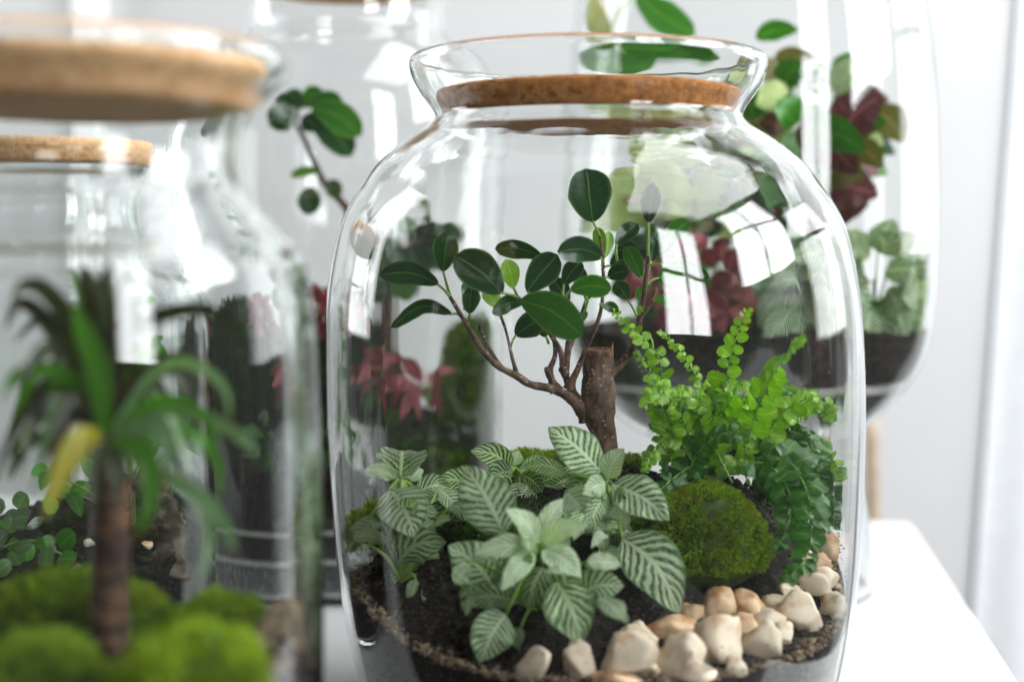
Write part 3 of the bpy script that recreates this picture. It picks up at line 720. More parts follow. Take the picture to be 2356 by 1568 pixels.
# --- the little ficus in focus
CL[0] = (MX, MY, M_IN, ML, MZ0)
TY = 0.735
ft = empty('ficus_tree', P(1396, 1060, TY), 'small ficus tree with cut off trunk and glossy leaves in the large jar', 'tree')
tr_path = [P(1402, 1110, TY), P(1398, 1035, TY), P(1382, 975, TY), P(1376, 930, TY), P(1375, 880, TY), P(1375, 840, TY), P(1376, 806, TY)]
path = cat_rom(tr_path, 26); rr = np.interp(np.linspace(0, 1, 27), [0, .18, .42, .55, .7, .88, 1], [24, 24, 37, 40, 36, 36, 38]) * S(TY)
v, f = tube_geo(path, list(rr), 22, 0.20, 3, cap=True)
mesh('trunk', v, f, BARK, ft, tr_path[0])
# cut top: a ragged wooden rim with one splinter
bm_v, bm_f = [], []
top = P(1376, 806, TY)
for k in range(22):
    a = 2 * PI * k / 22; rr_ = 35 * S(TY)
    h = 0.0004 + 0.0010 * math.sin(a + 0.5) + 0.0045 * max(0, noise.noise(Vector((math.cos(a) * 2, math.sin(a) * 2, 4)))) + (0.0045 if k in (0, 21) else 0)
    bm_v.append(top + Vector((rr_ * math.cos(a), rr_ * math.sin(a), h)))
for k in range(22):
    a = 2 * PI * k / 22; bm_v.append(top + Vector((28 * S(TY) * math.cos(a), 28 * S(TY) * math.sin(a), -0.0006)))
for k in range(22):
    a = 2 * PI * k / 22; bm_v.append(top + Vector((36 * S(TY) * math.cos(a), 36 * S(TY) * math.sin(a), -0.002)))
bm_v.append(top + Vector((0, 0, 0.0003)))
for k in range(22):
    k2 = (k + 1) % 22
    bm_f += [(k, k2, 22 + k2, 22 + k), (44 + k, 44 + k2, k2, k), (22 + k, 22 + k2, 66)]
mesh('cut_end', bm_v, bm_f, BARKTOP, ft, top, smooth=False)
BR = [  # photo points, distance offset start->end, radii in photo units
 ([(1352, 960), (1336, 938), (1308, 912), (1281, 898), (1258, 891), (1216, 882), (1188, 863), (1154, 846), (1124, 822), (1103, 797), (1088, 768), (1074, 745), (1055, 716), (1036, 683)], 0.0, -0.02, 15, 4.5),
 ([(1154, 846), (1131, 810), (1113, 777), (1101, 746)], -0.008, -0.012, 5.5, 4),
 ([(1190, 862), (1178, 815), (1166, 764), (1151, 722)], -0.008, -0.004, 4.5, 3.2),
 ([(1281, 898), (1270, 876), (1266, 848), (1277, 815), (1275, 757), (1290, 690)], 0, 0.006, 12, 3.5),
 ([(1350, 968), (1336, 928), (1313, 896), (1304, 872), (1295, 850), (1291, 812), (1274, 781), (1254, 748), (1245, 715)], 0, 0.004, 13, 4.5),
 ([(1296, 852), (1299, 838), (1304, 800), (1306, 757), (1300, 690)], 0, 0.014, 8, 3.5),
 ([(1300, 862), (1308, 808), (1322, 770), (1341, 710), (1352, 680)], 0.0, 0.02, 7, 4),
 ([(1310, 892), (1316, 874), (1329, 846), (1349, 798), (1372, 747), (1386, 690), (1388, 610), (1380, 540)], 0.0, -0.008, 10, 3.4),
 ([(1385, 862), (1408, 852), (1428, 836), (1452, 808), (1462, 780), (1469, 740), (1481, 695), (1486, 650), (1492, 590)], 0.0, -0.005, 15, 4),
 ([(1469, 744), (1480, 722), (1494, 702), (1509, 664)], -0.002, -0.010, 6, 5),
 ([(1271, 880), (1262, 862), (1258, 848)], 0, -0.01, 7, 6),
]
for pts_, d0, d1, r0, r1 in BR:
    n_ = len(pts_) - 1
    q = [P(x, y, TY + d0 + (d1 - d0) * i / n_) for i, (x, y) in enumerate(pts_)]
    nn = max(10, 5 * n_); pth = cat_rom(q, nn)
    rad = [(r0 * (1 + 0.5 * max(0, 1 - 6 * i / nn)) + (r1 - r0) * (i / nn) ** 0.6) * S(TY) * (1 + 0.16 * noise.noise(Vector((i * 0.6, r0, n_)))) for i in range(nn + 1)]
    v, f = tube_geo(pth, rad, 10, 0.12, r0)
    mesh('branch', v, f, BARK, ft, q[0])
FL = [  # petiole start, leaf base, tip, distances (base, tip), width, roll, arch, material
 ((1380, 545), (1364, 509), (1349, 391), -0.010, -0.014, 102, 8, 0.02, FICUS),
 ((1036, 683), (1019, 626), (1034, 531), -0.022, -0.026, 62, -12, 0.04, FICUS),
 ((1040, 690), (1009, 654), (874, 632), -0.022, -0.028, 62, -42, 0.13, FICUS),
 ((1205, 690), (1157, 676), (1046, 588), -0.030, -0.038, 90, -18, 0.06, FICUS),
 ((1275, 620), (1249, 592), (1138, 572), 0.010, 0.012, 60, -58, 0.10, FICUS),
 ((1192, 686), (1182, 664), (1164, 597), -0.020, -0.024, 46, 10, 0.05, FICUS_NEW),
 ((1225, 700), (1212, 672), (1284, 586), -0.018, -0.016, 74, 20, 0.03, FICUS),
 ((1385, 612), (1386, 592), (1282, 580), -0.016, -0.034, 62, -26, 0.10, FICUS),
 ((1192, 686), (1197, 690), (1340, 772), -0.026, -0.046, 92, 30, 0.10, FICUS_MID),
 ((1212, 704), (1206, 697), (1132, 719), -0.010, -0.026, 48, -52, 0.12, FICUS),
 ((1176, 800), (1186, 772), (1252, 732), -0.006, -0.010, 62, 18, 0.05, FICUS),
 ((1300, 690), (1312, 668), (1408, 664), -0.022, -0.030, 56, 38, 0.10, FICUS_MID),
 ((1295, 690), (1296, 656), (1336, 600), 0.010, 0.012, 48, 0, 0.05, FICUS),
 ((1078, 748), (1082, 722), (1086, 658), -0.016, -0.022, 44, 14, 0.05, FICUS),
 ((1068, 712), (1066, 690), (1072, 650), -0.010, -0.004, 26, 30, 0.05, FICUS),
 ((1058, 727), (1040, 722), (900, 754), -0.016, -0.030, 56, -68, 0.26, FICUS),
 ((1158, 705), (1152, 712), (1112, 668), -0.004, 0.000, 46, 20, 0.05, FICUS_NEW),
 ((1490, 590), (1491, 512), (1502, 424), -0.004, -0.004, 48, -6, 0.02, FICUS),
 ((1386, 600), (1388, 592), (1372, 520), -0.004, 0.004, 34, -16, 0.05, FICUS_NEW),
 ((1386, 600), (1396, 590), (1402, 530), 0.000, 0.006, 30, 26, 0.05, FICUS_NEW),
 ((1530, 570), (1532, 556), (1588, 506), -0.004, -0.008, 48, 10, 0.08, FICUS_MID),
 ((1420, 600), (1416, 562), (1468, 512), 0.006, 0.012, 46, 10, 0.05, FICUS),
 ((1490, 612), (1528, 610), (1633, 640), -0.010, -0.020, 48, 58, 0.13, FICUS),
 ((1496, 700), (1504, 690), (1550, 708), -0.008, -0.014, 30, 48, 0.20, FICUS_MID),
 ((1380, 700), (1386, 705), (1424, 716), -0.010, -0.020, 26, 20, 0.1, FICUS_MID),
 ((1486, 650), (1478, 640), (1440, 566), 0.004, 0.010, 44, -10, 0.06, FICUS_MID),
 ((1488, 640), (1496, 604), (1512, 528), 0.006, 0.014, 40, 10, 0.06, FICUS),
 ((1345, 700), (1346, 690), (1372, 640), 0.018, 0.022, 40, 0, 0.06, FICUS),
 ((1300, 690), (1306, 700), (1270, 640), 0.014, 0.018, 52, 12, 0.06, FICUS),
 ((1350, 690), (1342, 668), (1318, 610), 0.020, 0.024, 44, 12, 0.06, FICUS),
 ((1392, 640), (1400, 640), (1446, 622), 0.008, 0.004, 44, 30, 0.1, FICUS),
 ((1486, 660), (1494, 652), (1470, 690), 0.010, 0.004, 34, 30, 0.1, FICUS_MID),
 ((1470, 745), (1474, 730), (1478, 704), -0.004, -0.010, 20, 0, 0.1, FICUS_NEW),
 ((1352, 690), (1346, 716), (1330, 745), 0.012, 0.006, 34, 30, 0.1, FICUS_MID),
 ((1486, 640), (1470, 600), (1424, 560), 0.010, 0.016, 50, -20, 0.06, FICUS),
 ((1490, 620), (1500, 590), (1548, 545), 0.012, 0.010, 50, 14, 0.06, FICUS),
 ((1488, 655), (1512, 640), (1572, 622), 0.014, 0.012, 46, 34, 0.08, FICUS_MID),
 ((1384, 620), (1404, 612), (1462, 590), 0.014, 0.010, 50, 26, 0.08, FICUS),
 ((1470, 735), (1444, 690), (1416, 650), 0.014, 0.018, 44, 0, 0.08, FICUS),
 ((1262, 790), (1256, 776), (1236, 738), 0.012, 0.018, 34, 0, 0.05, FICUS),
]
for st, b, t, d0, d1, w, roll, arch, m_ in FL:
    B = P(*b, TY + d0); T = P(*t, TY + d1); A0 = P(*st, TY + d0 * 0.7)
    if (A0 - B).length > 0.001: stem(ft, [A0, (A0 + B) / 2 + Vector((0, 0, 0.0008)), B + (T - B) * 0.04], 0.00075, 0.0006, STEMG, 'petiole', 6, 6)
    leaf(ft, bow(B, T, arch), w * S(TY), m_, roll, 0.22, prof_ficus, 14, 6, 0.02)

# --- white veined plants in the large jar
def rosette(label, base, Y, leaves, group, mat=FITT, pale=FITT_PALE, name='nerve_plant', extra=0, spread=None, center=None, gaps=None):
    e = empty(name, base, label, 'plant', group)
    if center: stem(e, [base, (Vector(base) + P(*center, Y)) / 2 + Vector((0.002, 0, 0.002)), P(*center, Y)], 0.0016, 0.0012, STEMG, 'stem')
    for lf in leaves:
        b, t, d0, d1, w, roll, arch = lf[:7]; m_ = {0: random.choice((mat, FITT_B, FITT_C)), 1: pale, 2: FITT_GREEN}[lf[7] if len(lf) > 7 else 0]
        B, T = P(*b, Y + d0), P(*t, Y + d1)
        if center:
            C = P(*center, Y)
            if (C - B).length > 0.002: stem(e, [C, (C + B) / 2 + Vector((0, 0, 0.001)), B], 0.0010, 0.0008, STEMG, 'petiole', 6, 6)
        leaf(e, bow(B, T, arch + random.uniform(0.0, 0.10)), w * S(Y) * random.uniform(0.9, 1.04), m_, roll + random.uniform(-10, 10), random.uniform(0.05, 0.3), prof_fitt, 26, 12, random.uniform(0.06, 0.2), quilt=random.uniform(0.010, 0.02))
    for k in range(extra):
        a = random.uniform(0, 2 * PI); q = math.sqrt(random.random())
        x, y = spread[0] + math.cos(a) * q * spread[2], spread[1] + math.sin(a) * q * spread[3]
        if gaps and k < len(gaps): x, y = gaps[k]
        dd = random.uniform(-0.016, 0.012); B = P(x, y, Y + dd); ln = random.uniform(38, 92); a2 = random.uniform(0, 2 * PI)
        T = P(x + math.cos(a2) * ln, y + math.sin(a2) * ln * 0.8 + 12, Y + dd + random.uniform(-0.018, 0.008))
        stem(e, [Vector(base), (Vector(base) + B) / 2 + Vector((0, 0, 0.004)), B], 0.0010, 0.0007, STEMG, 'petiole', 5, 6)
        leaf(e, bow(B, T, random.uniform(0.05, 0.18)), ln * random.uniform(0.58, 0.75) * S(Y), random.choice((mat, FITT_B, FITT_C, FITT_B, pale)), random.uniform(-40, 40), random.uniform(0.05, 0.3), prof_fitt, 20, 10, 0.15, quilt=0.014)
    return e
GW = 'white veined plants in the large round jar'
rosette('white veined plant with star shaped pale rosette low in front', on_soil(1235, 1400), 0.645, [
 ((1236, 1248), (1165, 1168), -0.004, -0.012, 62, 0, 0.08, 1), ((1244, 1240), (1296, 1144), 0.004, 0.012, 52, 10, 0.10, 1),
 ((1252, 1252), (1354, 1206), -0.002, -0.012, 52, 24, 0.10, 1), ((1250, 1262), (1338, 1325), -0.006, -0.016, 68, 0, 0.10, 1),
 ((1228, 1262), (1092, 1272), -0.004, -0.014, 58, -28, 0.08, 1), ((1232, 1272), (1156, 1356), -0.008, -0.020, 56, -8, 0.10, 1),
 ((1282, 1336), (1340, 1478), -0.006, -0.022, 122, 6, 0.08), ((1322, 1376), (1436, 1345), 0.000, -0.004, 96, 18, 0.10),
 ((1146, 1360), (1034, 1252), 0.006, 0.002, 124, 0, 0.06), ((1160, 1225), (1070, 1070), 0.010, 0.030, 132, 0, 0.06),
 ((1166, 1410), (1108, 1522), -0.006, -0.016, 98, -10, 0.12), ((1192, 1380), (1060, 1378), 0.0, -0.006, 76, -44, 0.10),
 ((1250, 1300), (1215, 1400), 0.006, 0.0, 80, 10, 0.1), ((1275, 1300), (1290, 1400), 0.010, 0.004, 70, 30, 0.1),
 ], GW, extra=20, gaps=[(1090, 1330), (1050, 1340), (1130, 1300), (1350, 1290), (1390, 1300), (1310, 1250), (1380, 1370), (1200, 1440), (1120, 1400), (1250, 1400)], spread=(1190, 1320, 120, 70), center=(1240, 1256))
rosette('white veined plant reaching up against the tree trunk', on_soil(1400, 1260), 0.690, [
 ((1384, 1086), (1262, 982), 0.004, 0.010, 112, 0, 0.05), ((1398, 1098), (1436, 1030), 0.000, -0.004, 58, 0, 0.08, 1),
 ((1408, 1112), (1540, 1196), -0.006, -0.020, 104, 4, 0.08), ((1394, 1112), (1340, 1136), -0.006, -0.014, 58, -18, 0.08, 1),
 ((1398, 1134), (1352, 1222), -0.004, -0.012, 62, -26, 0.08), ((1300, 1088), (1204, 1074), 0.004, 0.006, 52, -48, 0.08),
 ((1432, 1236), (1562, 1408), -0.016, -0.040, 124, 8, 0.10), ((1390, 1100), (1300, 1135), 0.010, 0.004, 70, -30, 0.08, 2),
 ((1300, 1130), (1350, 1196), -0.004, -0.010, 78, 20, 0.08, 1), ((1400, 1180), (1440, 1260), 0.006, 0.0, 60, 30, 0.08),
 ], GW, extra=16, gaps=[(1380, 1260), (1400, 1220), (1290, 1190), (1310, 1160), (1450, 1180), (1300, 1110), (1430, 1150), (1350, 1170), (1460, 1230)], spread=(1370, 1190, 90, 70), center=(1398, 1112))
rosette('white veined plant nearest the left glass, with drooping striped leaf', on_soil(925, 1335), 0.690, [
 ((923, 1098), (926, 1036), -0.002, 0.040, 128, 0, 0.02, 2), ((914, 1102), (842, 1080), -0.002, -0.004, 42, -40, 0.14, 1),
 ((945, 1104), (975, 1080), 0.004, 0.010, 34, 20, 0.10, 1), ((900, 1124), (956, 1234), -0.008, -0.022, 116, -8, 0.08),
 ((914, 1296), (1030, 1244), -0.010, -0.016, 92, 22, 0.10), ((896, 1248), (798, 1236), -0.006, -0.012, 52, -62, 0.12, 1),
 ((985, 1310), (1020, 1345), 0.0, -0.006, 60, 0, 0.1), ((925, 1300), (930, 1360), 0.0, -0.008, 60, 0, 0.1),
 ((960, 1130), (1035, 1120), 0.008, 0.014, 66, 20, 0.1), ((970, 1180), (1040, 1215), 0.006, 0.006, 60, 30, 0.1, 2),
 ((800, 1270), (830, 1240), 0.0, 0.0, 40, 30, 0.1, 2),
 ], GW, extra=22, gaps=[(1010, 1120), (1040, 1160), (1000, 1200), (1050, 1240), (1010, 1280), (960, 1330), (1000, 1340), (880, 1200), (850, 1250), (950, 1290), (980, 1150), (1030, 1300), (900, 1320)], spread=(960, 1230, 80, 80), center=(923, 1100))
rosette('white veined plant tucked behind, between the left plant and trunk', on_soil(1185, 1140), 0.735, [
 ((1176, 1078), (1082, 1036), -0.004, -0.010, 62, -22, 0.08), ((1184, 1070), (1194, 1035), 0.002, 0.006, 34, 0, 0.08, 1),
 ((1196, 1084), (1270, 1060), 0.0, 0.004, 46, 30, 0.10), ((1180, 1084), (1120, 1110), -0.006, -0.012, 66, -30, 0.08),
 ((1200, 1090), (1250, 1130), -0.006, -0.014, 66, 20, 0.08, 2), ((1240, 1110), (1330, 1090), -0.004, 0.0, 54, 30, 0.08, 2),
 ((1100, 1120), (1035, 1090), 0.0, 0.004, 60, -20, 0.08), ((1215, 1115), (1195, 1160), -0.010, -0.020, 70, 0, 0.08),
 ((1110, 1140), (1060, 1180), -0.01, -0.02, 70, 0, 0.08),
 ], GW, extra=18, gaps=[(1130, 1140), (1150, 1100), (1230, 1110), (1080, 1110), (1060, 1140), (1270, 1120), (1100, 1160), (1210, 1150), (1240, 1170)], spread=(1180, 1140, 110, 55), center=(1184, 1078))

# --- fern
def leaflet_mesh(k):
    rnd = random.Random(k); vs_, fs, uv = [], [], []; nu, nv = 9, 4
    asym = rnd.uniform(0.9, 1.25)
    for i in range(nu + 1):
        u = i / nu; w = 0.5 * max(0.05, (1 - abs(2 * u ** 0.92 - 1) ** 2.3)) ** 0.5
        for j in range(nv + 1):
            v = j / nv * 2 - 1
            wv = w * (asym if v > 0 else 1.0) * (1 + 0.10 * math.sin(u * 22 + k))
            vs_.append((u, wv * v * 0.92, 0.16 * abs(v) * w - (0.16 + 0.09 * k) * u * u + 0.07 * math.sin(3 * v + 4 * u + 2 * k))); uv.append((u, (v + 1) / 2))
    for i in range(nu):
        for j in range(nv):
            a = i * (nv + 1) + j; fs.append((a, a + nv + 1, a + nv + 2, a + 1))
    return vs_, fs, uv
LEAFLETS = {}
for mt in (FERN, FERN_DEEP):
    for k in range(4):
        vs_, fs, uv = leaflet_mesh(k)
        o = mesh('leaflet', vs_, fs, mt, uvs=uv); LEAFLETS[(mt.name, k)] = (o.data, vs_, fs, uv); bpy.data.objects.remove(o)
fern = empty('fern_plant', on_soil(1640, 1180), 'bright green fern with small round leaflets beside the tree', 'fern')
fern_left = 300
def frond(pts, size, mat, singles, step=0.85, nhint=None):
    """pts world; size = leaflet length in metres in the middle of the frond."""
    global fern_left
    path = cat_rom(pts, 40); seglen = np.linalg.norm(np.diff(path, axis=0), axis=1); Lc = np.concatenate([[0], np.cumsum(seglen)]); tot = Lc[-1]
    fr = stem(fern, pts, 0.00055, 0.00025, STEMG, 'frond', 6, 20)
    s = tot * 0.12; side = 1; V, F_, U = [], [], []
    while s < tot:
        t = s / tot; i = int(np.searchsorted(Lc, s)) - 1; i = min(max(i, 0), 39)
        p = Vector(path[i] + (path[i + 1] - path[i]) * ((s - Lc[i]) / seglen[i])); tg = Vector(path[i + 1] - path[i]).normalized()
        nh = Vector(nhint) if nhint is not None else to_cam(p) + Vector((0.1, 0, 0.7))
        nh = (nh - tg * nh.dot(tg)).normalized(); sd = tg.cross(nh)
        l = size * (1 - 0.72 * t ** 2.2) * random.uniform(0.66, 1.12)
        d = (sd * side + tg * random.uniform(0.15, 0.5) + nh * random.uniform(-0.25, 0.35)).normalized()
        n2 = (nh + Vector((random.gauss(0, 1), random.gauss(0, 1), random.gauss(0, 1))) * 0.42)
        n2 = (n2 - d * n2.dot(d)).normalized(); y_ = n2.cross(d)
        M = Matrix((d, y_, n2)).transposed() @ Matrix.Diagonal((l, l, l))
        data, lv, lf, lu = LEAFLETS[(mat.name, random.randrange(4))]
        if singles and fern_left > 0:
            fern_left -= 1
            o = bpy.data.objects.new('leaflet', data); COL.objects.link(o); o.parent = fr
            o.matrix_local = Matrix.Translation(p - base_of(fr)) @ M.to_4x4()
        else:
            k = len(V); V += [M @ Vector(q) + p for q in lv]; F_ += [tuple(a + k for a in q) for q in lf]; U += lu
        s += l * step * 0.5; side = -side
    if V:
        o = mesh('leaflets', V, F_, mat, fr, pts[0], uvs=U); o['kind'] = 'stuff'
    return fr
def fp(pts_, Y0, Y1): return [P(x, y, Y0 + (Y1 - Y0) * i / (len(pts_) - 1)) for i, (x, y) in enumerate(pts_)]
sz = S(0.73) * 1.04
frond(fp([(1560, 1080), (1536, 960), (1520, 890), (1522, 850), (1510, 812), (1484, 780), (1444, 748), (1412, 716)], 0.735, 0.715), 44 * sz, FERN, True, 0.95)
frond(fp([(1556, 1060), (1530, 930), (1506, 880), (1482, 840), (1462, 806)], 0.73, 0.722), 32 * sz, FERN, True, 1.0)
frond(fp([(1640, 1000), (1634, 920), (1612, 878), (1582, 832), (1552, 790), (1516, 762)], 0.745, 0.735), 26 * sz, FERN, True, 1.0)
frond(fp([(1660, 1040), (1667, 930), (1671, 860), (1682, 815), (1694, 780), (1706, 745), (1721, 712)], 0.73, 0.722), 46 * sz, FERN, True, 0.95)
frond(fp([(1720, 1020), (1750, 920), (1786, 846), (1808, 812), (1848, 772)], 0.71, 0.655), 44 * sz, FERN, True, 0.9)
frond(fp([(1590, 1060), (1545, 1000), (1520, 980), (1498, 975)], 0.725, 0.715), 30 * sz, FERN, True, 0.9)
frond(fp([(1600, 1080), (1560, 1010), (1522, 1010), (1492, 1060), (1486, 1085)], 0.72, 0.70), 34 * sz, FERN, True, 0.9)
frond(fp([(1700, 1060), (1800, 1050), (1846, 1110), (1864, 1190), (1856, 1270), (1804, 1335)], 0.72, 0.655), 56 * sz, FERN_DEEP, True, 0.62)
frond(fp([(1690, 1060), (1770, 1070), (1818, 1140), (1810, 1210), (1785, 1260)], 0.71, 0.675), 50 * sz, FERN_DEEP, True, 0.62)
frond(fp([(1720, 1040), (1840, 1010), (1910, 1070), (1930, 1150), (1926, 1210)], 0.74, 0.735), 48 * sz, FERN_DEEP, True, 0.65)
frond(fp([(1740, 1000), (1810, 930), (1880, 925), (1915, 965)], 0.735, 0.72), 38 * sz, FERN, True, 0.7)
frond(fp([(1660, 1060), (1640, 960), (1580, 900), (1540, 905)], 0.725, 0.70), 40 * sz, FERN, True, 0.7)
random.seed(21)
for k in range(56):
    bx = random.uniform(1570, 1760); by = random.uniform(1010, 1120); Y0 = random.uniform(0.70, 0.80)
    a = random.gauss(0, 0.9); ln = random.uniform(110, 215)
    tx = bx + math.sin(a) * ln * 0.95 + 25; ty = by - math.cos(a) * ln * 0.85
    tx = min(max(tx, 1495), 1925); ty = max(ty, 880 + abs(tx - 1690) * 0.12); dy = random.uniform(-0.055, 0.03)
    mid = ((bx + tx) / 2 + random.uniform(-15, 15), (by + ty) / 2 - random.uniform(5, 45))
    tip = (tx + math.sin(a) * 22, ty + abs(math.sin(a)) * 45)
    frond(fp([(bx, by), mid, (tx, ty), tip], Y0, Y0 + dy), random.uniform(28, 44) * sz, FERN if random.random() < 0.62 else FERN_DEEP, False, random.uniform(0.62, 0.85))
for k in range(8):                                         # fronds hanging down at the right side
    bx = random.uniform(1740, 1850); by = random.uniform(1010, 1080); Y0 = random.uniform(0.72, 0.79)
    tx = random.uniform(1800, 1930); ty = random.uniform(1100, 1240)
    frond(fp([(bx, by), ((bx + tx) / 2 + 25, by - 10), (tx, (by + ty) / 2), (tx - 5, ty)], Y0, Y0 - random.uniform(0.0, 0.03)), random.uniform(26, 38) * sz, FERN_DEEP, False, 0.7)
for k in range(15):                                         # deep green fronds low in the middle of the fern
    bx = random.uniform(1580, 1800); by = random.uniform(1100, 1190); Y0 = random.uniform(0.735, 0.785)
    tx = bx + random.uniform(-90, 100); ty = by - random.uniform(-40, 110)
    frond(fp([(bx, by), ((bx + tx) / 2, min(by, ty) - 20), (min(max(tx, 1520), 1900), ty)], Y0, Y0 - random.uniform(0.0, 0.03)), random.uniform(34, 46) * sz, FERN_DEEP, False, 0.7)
random.seed(33)

# ------------------------------------------------------------------ cane plant in the nearest jar
def spray(e, rows, Y, prof, default_w=40, fold=0.25, nu=18, nv=4, ruffle=0.04):
    for pts_, d0, d1, w, roll, m_ in rows:
        n_ = len(pts_) - 1
        leaf(e, [P(x, y, Y + d0 + (d1 - d0) * i / n_) for i, (x, y) in enumerate(pts_)], w * 0.76 * S(Y), m_, roll, fold, prof, nu, nv, ruffle)
DY = 0.49; CL[0] = (FX, FY, F_IN, 0, 0)
cane = empty('cane_plant', P(252, 1500, DY), 'dark leaved cane plant with banded brown stem in the nearest jar', 'plant')
cp = [P(252, 1560, DY), P(253, 1400, DY), P(254, 1280, DY), P(256, 1140, DY), P(250, 1060, DY), P(243, 985, DY)]
pth = cat_rom(cp, 40); rad = np.interp(np.linspace(0, 1, 41), [0, .3, .72, .8, 1], [46, 44, 42, 34, 22]) * S(DY)
rad = [r * (1 + 0.05 * math.sin(i * 1.9)) for i, r in enumerate(rad)]
v, f = tube_geo(pth, rad, 20, 0.06, 8); mesh('stem', v, f, CANE, cane, cp[0])
spray(cane, [
 ([(240, 1000), (225, 860), (190, 760), (165, 690)], -0.01, -0.03, 92, 8, DRAC_G),
 ([(246, 990), (262, 860), (268, 760), (290, 640), (294, 612)], -0.006, -0.02, 70, -24, DRAC),
 ([(244, 980), (228, 820), (214, 690), (190, 590)], 0.01, 0.02, 84, 0, DRAC),
 ([(240, 985), (250, 840), (235, 700), (205, 610)], 0.0, -0.03, 66, 30, DRAC),
 ([(250, 960), (265, 800), (330, 740), (420, 712), (490, 722), (545, 790), (564, 880)], -0.01, -0.035, 58, 40, DRAC),
 ([(236, 960), (180, 780), (110, 670), (50, 660), (20, 720)], -0.008, -0.03, 66, -30, DRAC),
 ([(236, 970), (170, 830), (90, 720), (40, 700), (10, 760)], 0.0, 0.0, 60, -20, DRAC),
 ([(236, 980), (160, 870), (90, 850), (30, 870), (5, 930)], -0.01, -0.03, 62, -30, DRAC_G),
 ([(238, 985), (150, 880), (80, 910), (60, 990)], 0.0, 0.01, 56, -20, DRAC),
 ([(232, 1000), (185, 1010), (140, 1090), (104, 1190)], -0.02, -0.045, 82, -10, DRAC_Y),
 ([(236, 1000), (120, 940), (70, 980), (55, 1060)], -0.01, -0.02, 60, -10, DRAC),
 ([(252, 970), (310, 900), (352, 836), (410, 812), (470, 830)], -0.004, -0.02, 34, 50, DRAC),
 ([(254, 990), (360, 850), (450, 840), (515, 900), (520, 985)], -0.006, -0.03, 40, 26, DRAC_P),
 ([(256, 1000), (340, 930), (420, 925), (480, 980), (495, 1060)], -0.012, -0.04, 44, 20, DRAC_G),
 ([(258, 1000), (400, 940), (520, 985), (590, 1040), (648, 1100)], -0.008, -0.035, 46, 20, DRAC_P),
 ([(258, 1020), (370, 1090), (460, 1140), (520, 1220), (532, 1290)], -0.012, -0.035, 52, 10, DRAC_P),
 ([(256, 1030), (400, 1100), (470, 1180), (475, 1270), (444, 1356)], -0.010, -0.03, 46, -10, DRAC_P),
 ([(256, 1010), (330, 1040), (345, 1140), (310, 1245)], -0.02, -0.045, 66, 4, DRAC_G),
 ([(256, 1000), (350, 970), (385, 1030), (372, 1130)], -0.02, -0.04, 68, 10, DRAC_P),
 ([(250, 1010), (270, 1080), (262, 1170)], -0.02, -0.035, 60, 0, DRAC),
 ([(246, 1010), (220, 1090), (215, 1180)], -0.02, -0.03, 56, 0, DRAC),
 ([(236, 1010), (150, 1050), (110, 1000), (50, 1040), (20, 1110)], 0.006, 0.02, 56, 10, DRAC),
 ([(246, 985), (300, 830), (290, 720), (330, 690)], 0.006, 0.02, 50, 0, DRAC),
 ([(252, 1000), (430, 990), (500, 1060), (505, 1150)], 0.01, 0.02, 44, 10, DRAC_G),
], DY, prof_lance)

random.seed(91)
for k in range(12):                                         # upright crown
    x1 = 246 + random.uniform(-95, 95); y1 = random.uniform(575, 720)
    spray(cane, [([(246, 960), (246 + (x1 - 246) * 0.35, 830), (246 + (x1 - 246) * 0.8, (y1 + 760) / 2), (x1 + (x1 - 246) * 0.25, y1)], 0.0, random.uniform(-0.03, 0.04), random.uniform(48, 78), random.uniform(-40, 40), random.choice((DRAC, DRAC, DRAC_G)))], DY, prof_lance)
for k in range(34):
    a = random.uniform(-PI, PI); up = random.random(); d = random.uniform(-0.035, 0.05)
    x0, y0 = 246 + random.uniform(-12, 12), random.uniform(900, 1070)
    L_ = random.uniform(170, 330); sx = math.sin(a)
    if abs(sx) < 0.25 and k % 2: sx = math.copysign(0.5, sx)
    top_ = y0 - L_ * random.uniform(0.15, 0.75); ex = x0 + sx * L_ * 0.95; ey = top_ + random.uniform(20, 230)
    q = [(x0, y0), (x0 + sx * L_ * 0.25, (y0 + top_) / 2 - 30), (x0 + sx * L_ * 0.62, top_), (ex, ey)]
    ex_lim = 190 + 440
    q = [(min(x, ex_lim), max(y, 590)) for x, y in q]
    spray(cane, [(q, d * 0.2, d, random.uniform(44, 70), random.uniform(-35, 35), random.choice((DRAC, DRAC, DRAC, DRAC, DRAC_G, DRAC_P)))], DY, prof_lance)
